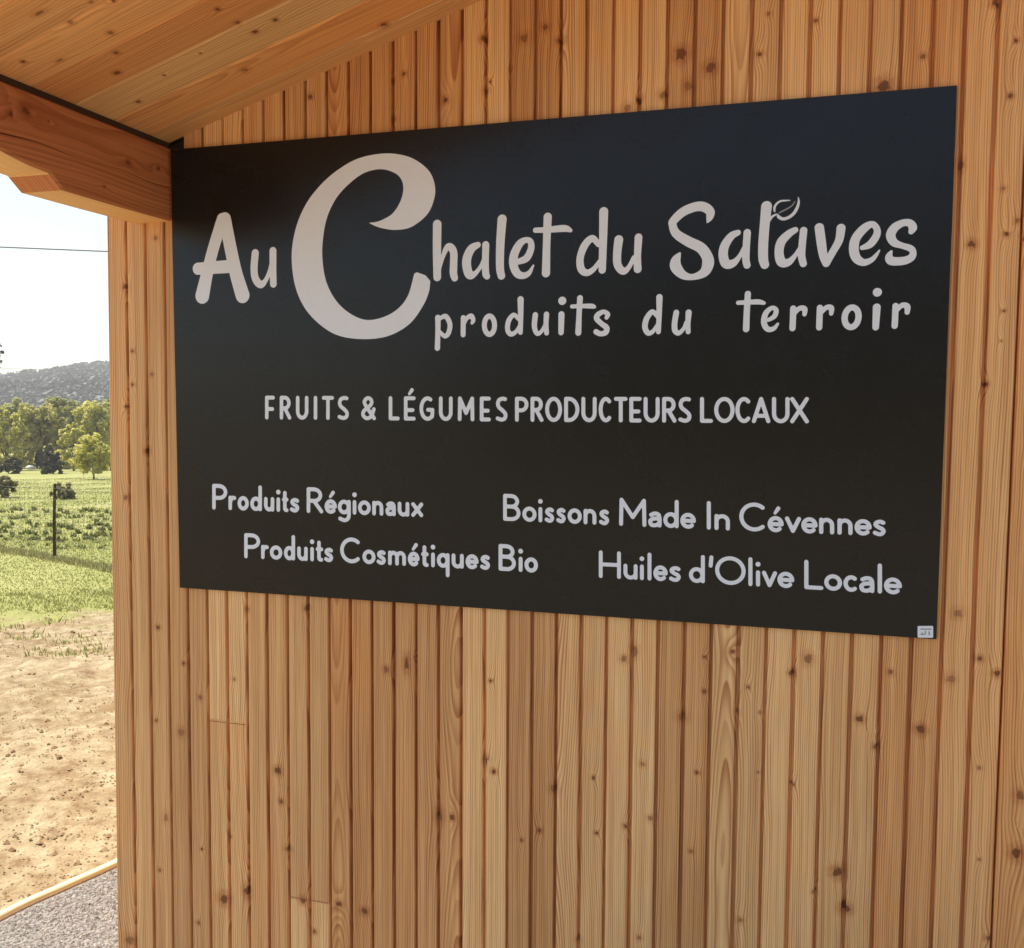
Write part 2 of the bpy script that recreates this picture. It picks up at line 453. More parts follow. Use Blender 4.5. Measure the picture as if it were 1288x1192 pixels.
# eave beam, its tail cut to a stepped profile
def lerp(a, b, t): return a+(b-a)*t
BW = .1255
prof = [(0.0115, 1.0095), (-.20, 1.0085), (-.404, 1.0095), (-.408, 1.0120), (-.442, 1.0375), (-.448, 1.0400), (-.50, 1.0430), (-.55, 1.0500), (-.595, 1.0590), (-.66, 1.079), (-.74, 1.11), (-.80, 1.16)]
wbm = WM(); wbu = WM(); sdb = (.55, .16, .08)
kbm = []
for (zx, zy, r) in ((130,550,14),(240,605,6),(60,570,12),(640,810,9),(790,840,7),(520,930,5)):
    d = ray(zx/3.97, zy/3.97); p = CAM+d*((0-CAM[0])/d[0]); kbm.append((p[2], -p[1], r/3.97*.0021*1.3, r/3.97*.0021*1.6))
b = .006
CR = lambda y: 1.0985+.0035*math.sin(y*23)-.006*abs(y)            # drying crack along the face
for i in range(len(prof)-1):
    (y0, z0), (y1, z1) = prof[i], prof[i+1]
    sub = max(1, int(abs(y1-y0)/.03))
    for s in range(sub):
        ya, yb = lerp(y0, y1, s/sub), lerp(y0, y1, (s+1)/sub)
        za, zb = lerp(z0, z1, s/sub), lerp(z0, z1, (s+1)/sub)
        ta, tb_ = 1.204, 1.204
        def col(y, zlo, zhi):
            c = max(CR(y), zlo+b+.001)
            w = .0011+.0008*math.sin(y*9+1)
            return [(-b, zlo), (0, zlo+b), (0, lerp(zlo+b, c, .5)), (0, c-w), (-.012, c), (0, c+w), (0, lerp(c, zhi, .33)), (0, lerp(c, zhi, .66)), (0, zhi-b), (-b, zhi)]
        ca, cb = col(ya, za, ta), col(yb, zb, tb_)
        for j in range(len(ca)-1):
            q = [(ca[j][0], ya, ca[j][1]), (ca[j+1][0], ya, ca[j+1][1]), (cb[j+1][0], yb, cb[j+1][1]), (cb[j][0], yb, cb[j][1])]
            k = near_knot(kbm, (q[0][2]+q[1][2])/2, -(ya+yb)/2)
            wbm.face(q[::-1], [(p[2]-1.0, -p[1], 0) for p in q[::-1]], sdb, [kcoord(k, p[2], -p[1]) for p in q[::-1]])
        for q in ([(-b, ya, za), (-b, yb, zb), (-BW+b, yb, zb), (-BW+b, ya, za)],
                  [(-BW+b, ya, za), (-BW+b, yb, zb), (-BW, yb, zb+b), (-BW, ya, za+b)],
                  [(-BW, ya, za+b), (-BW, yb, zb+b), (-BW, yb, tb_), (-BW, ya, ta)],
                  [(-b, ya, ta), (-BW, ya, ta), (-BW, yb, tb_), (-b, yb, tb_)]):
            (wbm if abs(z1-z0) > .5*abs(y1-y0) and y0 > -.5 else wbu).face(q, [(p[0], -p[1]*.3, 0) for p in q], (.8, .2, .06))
ye, ze = prof[-1]
wbm.face([(0, ye, ze), (-BW, ye, ze), (-BW, ye, 1.204), (0, ye, 1.204)], [(0,0,0),(.12,0,0),(.12,.05,0),(0,.05,0)], (.4, .05, .02))
beam_o = wbm.build('eave_beam', M_BEAM, bldg)
bu = wbu.build('bounce_lit_underside', M_CEIL, bldg); bu.parent = beam_o; bu.location = (0, 0, 0)  # paler ceiling wood paints the ground bounce into the beam's underside
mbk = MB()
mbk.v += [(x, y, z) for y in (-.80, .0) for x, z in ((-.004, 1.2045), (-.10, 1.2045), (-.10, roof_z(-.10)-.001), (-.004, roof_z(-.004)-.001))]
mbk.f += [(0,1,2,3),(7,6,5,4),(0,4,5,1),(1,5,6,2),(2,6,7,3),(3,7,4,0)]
tbk2 = NT('gap_shade_brown'); tbk2.pbr((.06, .027, .012), .9, .2)
mbk.build('gap_shade_strip', tbk2.m, bldg)  # dark strip whose colour stands for the shade in the gap above the beam

# ------------------------------------------------------------------ shop sign
SW, SH, ST = 1.957, 1.2, .012                          # width, height; the face stands ST in front of the boards
def to_sign(x, y):
    d = ray(x, y); t = (YF-CAM[1])/d[1]; p = CAM+d*t; return p[0], p[2]
YF = -.0105                                            # panel front
sign = empty('shop_sign', (SW/2, 0, 0), 'large black rectangular sign with white French shop lettering fixed to the board wall', 'sign')
tp = NT('black_sign_panel')
gn = t_n = tp.noise(tp.coord(), 3.0, 3)
gn2 = tp.noise(tp.coord(), 55.0, 2)
tp.pbr((.0105, .0085, .0068), tp.M('MULTIPLY_ADD', tp.noise(tp.coord(), 11.0, 5, .7, 1.2), .16, .18), .34, tp.bump(tp.M('ADD', gn, tp.M('MULTIPLY', gn2, .03)), .10, .004))
def bev_panel(x0, x1, z0, z1, yf, yb, bev, m):
    n = len(m.v)
    ring = [((x0+bev, yf, z0+bev), (x1-bev, yf, z0+bev), (x1-bev, yf, z1-bev), (x0+bev, yf, z1-bev)),
            ((x0, yf+bev, z0), (x1, yf+bev, z0), (x1, yf+bev, z1), (x0, yf+bev, z1)),
            ((x0, yb, z0), (x1, yb, z0), (x1, yb, z1), (x0, yb, z1))]
    for r in ring: m.v += list(r)
    m.f.append((n, n+1, n+2, n+3))
    for a in range(2):
        for k in range(4):
            k2 = (k+1) % 4; m.f.append((n+4*a+k, n+4*a+4+k, n+4*a+4+k2, n+4*a+k2))
    m.f.append((n+11, n+10, n+9, n+8))
pm = MB(); ctl, ctr, cbr, cbl = to_sign(214, 188), to_sign(1204, 107), to_sign(1178, 804), to_sign(226, 739)
bev_panel((ctl[0]+cbl[0])/2, (ctr[0]+cbr[0])/2, (cbl[1]+cbr[1])/2, (ctl[1]+ctr[1])/2, YF, -.0004, .0008, pm)
pm.build('panel', tp.m, sign)

# lettering: strokes measured on the photograph, turned into sign coordinates (metres), unioned in a distance field
def catmull(pts, n=8, closed=False):
    P = [np.array(p, float) for p in pts]
    if len(P) < 3 and not closed: return P
    out = []; m = len(P)
    rng = range(m) if closed else range(m-1)
    for i in rng:
        if closed: p0, p1, p2, p3 = P[(i-1) % m], P[i], P[(i+1) % m], P[(i+2) % m]
        else: p0, p1, p2, p3 = P[max(i-1, 0)], P[i], P[i+1], P[min(i+2, m-1)]
        for k in range(n):
            t = k/n
            out.append(.5*((2*p1)+(-p0+p2)*t+(2*p0-5*p1+4*p2-p3)*t*t+(-p0+3*p1-3*p2+p3)*t**3))
    if not closed: out.append(P[-1])
    return out
def px_scale(x, y):
    a = to_sign(x-1, y); b_ = to_sign(x+1, y); c = to_sign(x, y-1); d = to_sign(x, y+1)
    return .5*(abs(b_[0]-a[0])/2+abs(c[1]-d[1])/2)

class Field:
    H = .0016
    def __init__(s): s.segs = []; s.polys = []
    def stroke(s, pts, smooth=True):                   # pts: photo pixels (x, y, r)
        q = catmull(pts) if smooth else [np.array(p, float) for p in pts]
        o = []
        for x, y, r in q:
            u, v = to_sign(x, y); o.append((u, v, max(r, .3)*px_scale(x, y)))
        if len(o) == 1: o = o*2
        s.segs += [(o[i], o[i+1]) for i in range(len(o)-1)]
    def poly(s, pts):
        s.polys.append(np.array([to_sign(x, y) for x, y in pts]))
    def build(s, name, mat, parent, y=YF-.0006):
        h = s.H
        us = [p[0] for g in s.segs for p in g]+[p for q in s.polys for p in q[:, 0]]
        vs_ = [p[1] for g in s.segs for p in g]+[p for q in s.polys for p in q[:, 1]]
        u0, u1, v0, v1 = min(us)-.03, max(us)+.03, min(vs_)-.03, max(vs_)+.03
        nu, nv = int((u1-u0)/h)+2, int((v1-v0)/h)+2
        D = np.full((nv, nu), 1.0)
        for a, b_ in s.segs:
            m = max(a[2], b_[2])+3*h
            i0 = max(0, int((min(a[0], b_[0])-m-u0)/h)); i1 = min(nu, int((max(a[0], b_[0])+m-u0)/h)+2)
            j0 = max(0, int((min(a[1], b_[1])-m-v0)/h)); j1 = min(nv, int((max(a[1], b_[1])+m-v0)/h)+2)
            X, Y = np.meshgrid(u0+h*np.arange(i0, i1), v0+h*np.arange(j0, j1))
            dx, dy = b_[0]-a[0], b_[1]-a[1]; L = dx*dx+dy*dy
            t = np.clip(((X-a[0])*dx+(Y-a[1])*dy)/L, 0, 1) if L > 1e-12 else 0*X
            d = np.hypot(X-a[0]-t*dx, Y-a[1]-t*dy)-(a[2]+t*(b_[2]-a[2]))
            D[j0:j1, i0:i1] = np.minimum(D[j0:j1, i0:i1], d)
        if s.polys:
            X, Y = np.meshgrid(u0+h*np.arange(nu), v0+h*np.arange(nv))
            for q in s.polys:
                ins = np.zeros(X.shape, bool); dm = np.full(X.shape, 9.0)
                for k in range(len(q)):
                    a, b_ = q[k], q[(k+1) % len(q)]; dx, dy = b_-a; L = dx*dx+dy*dy
                    if L < 1e-14: continue
                    t = np.clip(((X-a[0])*dx+(Y-a[1])*dy)/L, 0, 1)
                    dm = np.minimum(dm, np.hypot(X-a[0]-t*dx, Y-a[1]-t*dy))
                    if dy != 0:
                        c = (a[1] > Y) != (b_[1] > Y)
                        ins ^= c & (X < dx*(Y-a[1])/dy+a[0])
                D = np.minimum(D, np.where(ins, -dm, dm))
        # marching squares; full cells of one row are merged into long quads
        V = {}; vl = []; fl = []
        def vid(key, p):
            if key not in V: V[key] = len(vl); vl.append((p[0], y, p[1]))
            return V[key]
        ins = D < 0
        def cn(i, j): return vid(('c', i, j), (u0+h*i, v0+h*j))
        def eh(i, j): t = D[j, i]/(D[j, i]-D[j, i+1]); return vid(('h', i, j), (u0+h*(i+t), v0+h*j))
        def ev(i, j): t = D[j, i]/(D[j, i]-D[j+1, i]); return vid(('v', i, j), (u0+h*i, v0+h*(j+t)))
        cnt = ins[:-1, :-1].astype(int)+ins[1:, :-1]+ins[:-1, 1:]+ins[1:, 1:]
        for j in range(nv-1):
            row = np.nonzero(cnt[j])[0]; k = 0
            while k < len(row):
                i = row[k]
                if cnt[j, i] == 4:
                    e = i
                    while e+1 < nu-1 and cnt[j, e+1] == 4: e += 1
                    fl.append((cn(i, j), cn(e+1, j), cn(e+1, j+1), cn(i, j+1)))
                    k += e-i+1; continue
                cs = [(i, j), (i+1, j), (i+1, j+1), (i, j+1)]; f = []
                for c in range(4):
                    a, b_ = cs[c], cs[(c+1) % 4]; ia, ib = ins[a[1], a[0]], ins[b_[1], b_[0]]
                    if ia: f.append(cn(*a))
                    if ia != ib:
                        if a[1] == b_[1]: f.append(eh(min(a[0], b_[0]), a[1]))
                        else: f.append(ev(a[0], min(a[1], b_[1])))
                if len(f) >= 3: fl.append(tuple(f))
                k += 1
        return link(name, mesh(name, vl, fl), mat, parent)

tw_ = NT('white_vinyl')
nzv = tw_.noise(tw_.coord(), 130.0, 2)
tw_.pbr(tw_.mix(nzv, (.84, .84, .835), (.90, .90, .895)), .5, .4)
tg_ = NT('grey_vinyl'); tg_.pbr((.33, .32, .31), .5, .4)

def Zs(x0, y0, s, *strokes):
    return [[(x0+p[0]/s, y0+p[1]/s, p[2]/s) for p in st] for st in strokes]

# --- script name
f1 = Field()
for st in Zs(240, 250, 7.944,
    [(316,205,60),(225,500,60),(165,740,63),(116,968,74)], [(342,203,64),(400,500,65),(452,740,68),(518,962,74)], [(72,698,56),(370,676,60)],
    [(645,542,38),(633,700,38),(648,800,38),(697,855,36),(745,820,24),(788,720,20),(812,600,16)], [(822,520,37),(822,700,36),(826,850,35)]): f1.stroke(st)
f1.build('lettering', tw_.m, sign)
fc = Field()
cp = [(560,455),(600,442),(660,405),(705,335),(722,262),(708,205),(665,168),(590,150),(500,170),(420,225),(340,310),(285,420),(260,540),(255,660),
      (275,790),(325,895),(400,972),(500,1018),(600,1005),(690,955),(750,875),(785,752)]
ce = [(800,744),(850,762),(878,795)]
cq = [(872,850),(840,930),(760,1040),(640,1110),(500,1130),(350,1110),(240,1045),(150,945),(95,810),(78,640),(105,480),(170,335),(270,215),(380,130),
      (480,82),(600,60),(700,65),(790,95),(870,160),(903,240),(900,320),(860,410),(770,482),(680,500),(600,490),(550,473)]
tip = [(523,458)]
full = [tuple(p) for p in catmull(tip+cp)]+ce+[tuple(p) for p in catmull(cq+tip)][:-1]
fc.poly([(350+x/4.586, 180+y/4.586) for x, y in full])
fc.build('initial_letter', tw_.m, sign)
f2 = Field()
for st in Zs(540, 240, 6.779,
    [(68,285,38),(66,500,37),(68,735,34)], [(82,690,14),(112,575,17),(148,488,25),(180,478,31),(208,525,33),(208,620,33),(206,700,33),(217,742,29)],
    [(415,460,25),(360,492,35),(323,570,39),(321,650,39),(345,715,37),(390,705,22),(440,640,16),(470,560,14)], [(482,460,31),(479,600,30),(481,700,31),(492,728,27)],
    [(621,242,40),(606,450,37),(603,650,35),(615,723,33)],
    [(755,605,24),(830,572,31),(868,490,29),(862,432,26),(825,418,24),(772,450,32),(725,540,37),(718,630,37),(750,703,34),(800,722,28),(850,700,21),(888,635,8)],
    [(1010,222,36),(1001,450,33),(995,700,36)], [(905,335,22),(1000,332,24),(1150,320,29),(1205,337,16)]): f2.stroke(st)
f2.build('lettering', tw_.m, sign); fd = Field()
for st in Zs(710, 240, 6.44,
    [(275,432,22),(225,384,27),(165,440,31),(128,540,30),(135,630,31),(180,663,27),(235,635,21),(285,570,17)], [(318,168,37),(313,400,33),(306,640,30)],
    [(440,395,36),(427,510,34),(432,600,33),(475,650,29),(520,620,20),(562,540,18)], [(600,377,32),(592,520,29),(593,633,32)]): fd.stroke(st)
fd.build('lettering', tw_.m, sign)
f3 = Field()
for st in Zs(710, 240, 6.44,
    [(1157,255,6),(1176,215,27),(1180,168,36),(1130,130,39),(1060,129,38),(960,170,37),(885,240,34),(876,275,32),(905,345,36),(1000,408,41),(1100,458,43),
     (1152,525,45),(1163,590,48),(1130,660,38),(1040,697,25),(960,680,34),(905,620,46),(900,570,40),(922,525,21),(937,503,7)]): f3.stroke(st)
for st in Zs(890, 240, 7.576,
    [(290,397,27),(225,432,37),(165,520,43),(149,610,45),(175,693,45),(240,690,37),(300,630,22),(345,540,16)], [(378,397,35),(368,550,35),(365,650,35),(376,708,34)],
    [(562,147,51),(546,300,47),(531,500,47),(530,640,46),(545,703,41)],
    [(835,372,29),(770,412,37),(700,490,43),(681,590,43),(705,678,45),(770,680,35),(830,620,22),(880,540,16)], [(915,377,35),(901,520,35),(896,620,35),(912,693,34)]): f3.stroke(st)
for st in Zs(1010, 240, 8.05,
    [(165,372,47),(185,520,47),(205,650,43),(235,730,40)], [(235,735,37),(300,620,37),(365,500,41),(385,377,45)],
    [(600,575,24),(680,540,38),(742,455,38),(748,385,33),(700,337,33),(620,378,44),(535,480,47),(515,590,49),(540,680,46),(610,724,37),(690,700,28),(740,650,19),(775,600,8)],
    [(1095,413,28),(1112,370,42),(1080,325,38),(1010,325,37),(930,370,45),(888,445,47),(920,520,41),(1000,553,31),(1080,578,34),(1113,612,33),(1100,670,38),(1030,705,42),(930,713,44),(882,700,44),(872,660,34),(895,612,13)]): f3.stroke(st)
for st in Zs(940, 235, 14.31, [(360,640,36),(400,585,30),(460,525,20),(530,490,17)]): f3.stroke(st)
f3.build('lettering', tw_.m, sign)
fl_ = Field(); fl_.H = .0009
for st in Zs(940, 235, 14.31,
    [(540,500,20),(575,547,29),(650,575,28),(750,545,28),(840,470,29),(898,370,27),(925,270,20),(917,185,7)],
    [(490,440,16),(490,370,20),(530,300,19),(600,255,17),(680,246,15),(770,240,7)]): fl_.stroke(st)
fl_.build('leaf_emblem', tw_.m, sign)
fv = Field(); fv.H = .0009
for st in Zs(940, 235, 14.31, [(580,462,13),(640,432,13),(740,380,12),(810,330,11),(860,258,7)]): fv.stroke(st)
fv.build('leaf_vein', tg_.m, sign)
f4 = Field()
def ell(cx, cy, rx, ry, r, a0=0, a1=360, n=20, tilt=0):
    return [(cx+rx*math.cos(math.radians(a))+tilt*ry*math.sin(math.radians(a)), cy-ry*math.sin(math.radians(a)), r) for a in np.linspace(a0, a1, n)]
for st in Zs(540, 360, 7.156,
    [(78,282,26),(78,400,24),(73,555,25)], [(92,292,16),(148,270,22),(186,340,23),(173,420,22),(140,448,20),(97,412,16)],
    [(306,282,23),(305,435,23)], [(310,350,14),(338,288,18),(378,268,23),(396,305,20),(385,330,14)],
    ell(542,350,46,82,23), [(822,118,29),(823,300,23),(821,415,21)], [(802,292,18),(760,257,20),(715,310,23),(705,390,23),(735,430,22),(780,408,18),(812,350,12)],
    [(955,257,25),(946,360,24),(970,425,20),(1010,405,17),(1042,340,13)], [(1055,252,25),(1051,340,23),(1056,420,22)],
    [(1190,252,28),(1186,415,25)], [(1197,130,37)]): f4.stroke(st)
for st in Zs(690, 360, 6.44,
    [(255,95,24),(248,220,22),(241,375,25)], [(190,163,16),(255,160,16),(345,160,20),(372,166,14)],
    [(470,253,17),(480,225,19),(445,206,18),(400,230,22),(390,262,22),(430,303,21),(470,335,23),(463,373,22),(420,384,21),(385,368,22)],
    ): f4.stroke(st)
f4.build('lettering', tw_.m, sign); f4 = Field()
for st in Zs(690, 360, 6.44,
    [(898,88,26),(896,220,22),(890,368,20)], [(880,240,18),(840,206,20),(795,260,23),(781,330,23),(805,378,21),(845,365,17),(880,310,12)],
    [(1035,212,23),(1021,300,23),(1025,358,23),(1055,379,19),(1095,340,15),(1112,290,12)], [(1135,212,25),(1129,300,21),(1131,368,20)]): f4.stroke(st)
f4.build('lettering', tw_.m, sign); f4 = Field()
for st in Zs(910, 350, 5.152,
    [(158,100,20),(151,220,20),(147,328,21)], [(95,158,14),(155,155,15),(225,152,17),(262,160,12)],
    [(290,270,12),(330,245,16),(341,206,16),(315,191,14),(275,225,18),(262,285,19),(285,328,18),(325,325,15),(352,295,9)],
    [(452,195,20),(450,260,20),(447,323,20)], [(455,235,12),(490,196,16),(525,197,18),(525,233,14)],
    [(625,190,20),(622,260,20),(620,318,20)], [(628,230,12),(665,190,16),(698,191,18),(698,228,14)],
    ell(830,252,45,64,20,tilt=.08), [(993,187,25),(986,317,21)], [(997,90,29)],
    [(1115,178,20),(1112,250,20),(1109,308,20)], [(1118,215,12),(1155,175,17),(1190,182,20),(1190,220,16)]): f4.stroke(st)
f4.build('lettering', tw_.m, sign)

# --- sans lettering: monoline glyphs in a unit box, every letter set where it stands on the sign
def arc(cx, cy, rx, ry, a0, a1, n=14): return [(cx+rx*math.cos(math.radians(a)), cy+ry*math.sin(math.radians(a))) for a in np.linspace(a0, a1, n)]
AS = 'A'
CAPS = {
 'P': [[(0,0),(0,1)], [(0,1)]+arc(.45,.725,.55,.275,90,-90)+[(0,.45)]],
 'R': [[(0,0),(0,1)], [(0,1)]+arc(.42,.735,.5,.265,90,-90)+[(0,.47)], [(.42,.47),(1,0)]],
 'B': [[(0,0),(0,1)], [(0,1)]+arc(.45,.77,.45,.23,90,-90)+[(0,.54)], [(0,.54)]+arc(.5,.27,.5,.27,90,-90)+[(0,0)]],
 'C': [arc(.56,.5,.56,.5,50,310,24)], 'O': [arc(.5,.5,.5,.5,0,360,32)],
 'M': [[(0,0),(.02,1),(.5,.3),(.98,1),(1,0)]], 'I': [[(.5,0),(.5,1)]], 'H': [[(0,0),(0,1)],[(1,0),(1,1)],[(0,.5),(1,.5)]],
 'L': [[(0,1),(0,0),(1,0)]], 'F': [[(0,0),(0,1),(1,1)],[(0,.43),(.88,.43)]], 'E': [[(1,0),(0,0),(0,1),(1,1)],[(0,.42),(.85,.42)]],
 'U': [[(0,1),(0,.34)]+arc(.5,.34,.5,.34,180,360)+[(1,1)]], 'T': [[(0,1),(1,1)],[(.5,0),(.5,1)]],
 'S': [[(.92,.98),(.6,1),(.2,.93),(.05,.75),(.2,.58),(.6,.44),(.95,.27),(.88,.07),(.5,0),(.02,.06)]],
 'G': [arc(.56,.5,.56,.5,62,300,20)+[(.97,.12),(1,.44),(.6,.44)]], 'D': [[(0,0),(0,1)]+arc(.25,.5,.75,.5,90,-90,18)+[(0,0)]],
 'A': [[(0,0),(.5,1),(1,0)],[(.2,.24),(.8,.24)]], 'X': [[(0,0),(1,1)],[(0,1),(1,0)]],
 '&': [[(1,0),(.22,.68),(.22,.9),(.5,1),(.76,.88),(.7,.66),(.15,.38),(.04,.16),(.35,0),(.74,.1),(.97,.45)]],
}
SMOOTH = set('S&sg')
A_ = 2.05
LOW = {
 'o': [arc(.5,.5,.5,.5,0,360,24)], 'r': [[(0,0),(0,1)],[(0,.55),(.25,.88),(.55,1),(1,.98)]], 'd': [arc(.48,.5,.48,.5,0,360,24),[(1,0),(1,A_)]],
 'u': [[(0,1),(0,.42)]+arc(.5,.42,.5,.42,180,360)+[(1,1)],[(1,1),(1,0)]], 'i': [[(.5,0),(.5,1)]], 't': [[(.38,1.62),(.38,.32),(.5,.06),(1,.0)],[(0,1),(1,1)]],
 's': [[(.92,.92),(.6,1),(.2,.92),(.1,.74),(.4,.56),(.8,.42),(.95,.24),(.75,.03),(.4,0),(.02,.1)]], 'e': [[(.0,.5),(1,.5)]+arc(.5,.5,.5,.5,0,312,22)[1:]],
 'g': [arc(.48,.5,.48,.5,0,360,24),[(1,1),(1,-.25),(.85,-.62),(.5,-.74),(.05,-.6)]], 'n': [[(0,0),(0,1)],[(0,.55)]+arc(.5,.58,.5,.42,180,0)+[(1,0)]],
 'm': [[(0,0),(0,1)],[(0,.55)]+arc(.25,.6,.25,.4,180,0)+[(.5,0)],[(.5,.55)]+arc(.75,.6,.25,.4,180,0)+[(1,0)]],
 'a': [[(1,0),(1,.62),(.88,.92),(.5,1),(.12,.88)],[(1,.58),(.4,.56),(.04,.38),(.1,.08),(.4,0),(.75,.06),(1,.25)]],
 'x': [[(0,0),(1,1)],[(0,1),(1,0)]], 'q': [arc(.48,.5,.48,.5,0,360,24),[(1,1),(1,-.85)]], 'v': [[(0,1),(.5,0),(1,1)]], 'c': [arc(.56,.5,.56,.5,52,308,18)],
 'l': [[(.5,0),(.5,A_)]], "'": [[(.72,A_),(.3,1.35)]],
}
def interp(t, x):
    xs = [p[0] for p in t]; return [float(np.interp(x, xs, [p[k] for p in t])) for k in range(1, len(t[0]))]
def extrap(t, x):
    if x < t[0][0] or x > t[-1][0]:
        a, b_ = (t[0], t[1]) if x < t[0][0] else (t[-2], t[-1]); f = (x-a[0])/(b_[0]-a[0])
        return [a[k]+(b_[k]-a[k])*f for k in range(1, len(a))]
    return interp(t, x)
def set_text(fld, letters, line, rr, xh=.56):
    """letters: (char, x0, x1) photo pixels; line: (x, baseline y, cap height) knots; rr stroke radius / cap height"""
    for ch, x0, x1 in letters:
        acc = ch in 'éÉ'; g = {'é': 'e', 'É': 'E'}.get(ch, ch)
        low = g in LOW; glyph = (LOW if low else CAPS)[g]
        base0, cap = extrap(line, (x0+x1)/2); r = rr*cap
        slope = (extrap(line, x1)[0]-extrap(line, x0)[0])/max(x1-x0, 1e-6)
        h = (xh*cap if low else cap)
        def tf(p):
            x = (x0+x1)/2 if x1-x0 < 2.4*r and g in 'iIl' else x0+r+p[0]*(x1-x0-2*r)
            if low and p[1] > 1: yv = (xh*cap-r)+(p[1]-1)/(A_-1)*(cap-xh*cap)
            else: yv = r+p[1]*(h-2*r)
            return (x, base0+slope*(x-(x0+x1)/2)-yv, r)
        for st in glyph:
            q = [tf(p) for p in st]
            fld.stroke(q, smooth=g in SMOOTH or g in 'at')
        xm = (x0+x1)/2
        if g == 'i': fld.stroke([(xm, base0-(xh*cap+.21*cap), r*1.22)])
        if acc:
            t = h+.10*cap; fld.stroke([(xm-.02*cap, base0-t, r*.75), (xm+.09*cap, base0-t-.16*cap, r*1.0)], False)
def zl(s, x0, sc): return [(c, x0+a/sc, x0+b_/sc) for c, a, b_ in s]
WORDS = []
def collect(letters, x0, sc, line, rr):
    for l in zl(letters, x0, sc):
        w = WORDS[-1] if WORDS else None
        cap = extrap(line, l[1])[1]
        if w and w[1] is line and l[1]-w[0][-1][2] < .185*cap: w[0].append(l)
        else: WORDS.append(([l], line, rr))
def flush_words():
    for letters, line, rr in WORDS:
        fw = Field(); set_text(fw, letters, line, rr); fw.build('lettering', tw_.m, sign)
L1 = [(333, 527.2, 29.6), (490, 528.4, 30.2), (640, 530.2, 31.4), (830, 531.4, 32.3), (1017, 532.4, 33.4)]

collect([('F',60,150),('R',192,298),('U',338,452),('I',498,532),('T',572,682),('S',712,818),('&',922,1060)], 325, 7.156, L1, .078)
collect([('L',28,128),('É',165,272),('G',305,440),('U',480,605),('M',650,800),('E',848,948),('S',990,1100)], 485, 7.156, L1, .078)

collect([('P',50,160),('R',176,282),('O',295,432),('D',448,572),('U',588,712),('C',728,836),('T',852,962),('E',976,1076),('U',1092,1222)], 640, 6.44, L1, .078)
collect([('R',18,135),('S',148,258),('L',325,430),('O',440,605),('C',612,740),('A',745,895),('U',908,1050),('X',1055,1207)], 830, 6.44, L1, .078)
LA = [(267, 640.4, 32.0), (376, 644.4, 32.2), (532, 650.3, 32.8)]
collect([('P',102,268),('r',278,364),('o',376,500),('d',513,642),('u',662,775),('i',795,840),('t',856,928),('s',940,1048)], 255, 8.587, LA, .074)
collect([('R',46,216),('é',228,354),('g',362,494),('i',508,555),('o',566,697),('n',710,824),('a',843,950),('u',968,1087),('x',1105,1228)], 380, 8.05, LA, .074)
LB = [(308, 701.8, 31.4), (417, 706.8, 32.0), (505, 711.3, 32.6), (614, 716.6, 33.4), (670, 720.0, 34.0)]
collect([('P',46,177),('r',183,247),('o',254,356),('d',368,460),('u',476,562),('i',580,614),('t',626,687),('s',693,770),('C',823,995),('o',1004,1111),('s',1118,1197)], 300, 6.44, LB, .074)
collect([('m',-12,134),('é',148,244),('t',256,318),('i',335,370),('q',383,487),('u',503,602),('e',616,722),('s',733,817),('B',883,1024),('i',1042,1082),('o',1093,1203)], 490, 6.44, LB, .074)
LC = [(634, 654.7, 33.8), (782, 661.2, 35.2), (910, 666.8, 36.2), (1105, 674.2, 37.4)]
collect([('B',63,240),('o',258,402),('i',415,467),('s',483,584),('s',600,700),('o',716,860),('n',878,1008),('s',1033,1140)], 625, 8.05, LC, .071)
collect([('M',70,347),('a',363,500),('d',518,674),('e',690,848),('I',950,1007),('n',1036,1192)], 770, 8.05, LC, .071)
collect([('C',62,278),('é',286,413),('v',423,550),('e',553,681),('n',693,812),('n',838,957),('e',973,1108),('s',1116,1222)], 920, 6.283, LC, .071)
LD = [(765, 727.2, 34.6), (880, 733.2, 35.6), (944, 737.0, 36.4), (1020, 741.2, 37.0), (1110, 746.6, 38.0)]
collect([('H',53,232),('u',253,367),('i',380,424),('l',440,487),('e',495,611),('s',620,720),('d',783,912),("'",938,985),('O',995,1242)], 745, 6.44, LD, .070)
collect([('l',3,46),('i',62,107),('v',116,235),('e',238,371),('L',450,600),('o',608,748),('c',760,873),('a',883,1003),('l',1022,1072),('e',1080,1221)], 940, 6.283, LD, .070)
flush_words()
# printer's little mark in the lower right corner
def qpx(fld, pts): fld.poly(pts)
fm = Field(); fm.H = .0008
def zm(x, y): return (1080+x/9.2, 760+y/9.2)
fm.poly([zm(*p) for p in ((685,250),(855,248),(862,258),(862,378),(850,386),(690,384),(682,372),(682,262))])
fm.build('corner_mark', tw_.m, sign)
fk = Field(); fk.H = .0006
for a in ([(720,285),(835,285)], [(735,330),(735,345)], [(720,345),(770,345)], [(772,312),(772,330)], [(815,315),(815,352)]):
    fk.stroke([zm(*p)+(.75,) for p in a], False)
fk.build('mark_print', tg_.m, sign, YF-.0011)

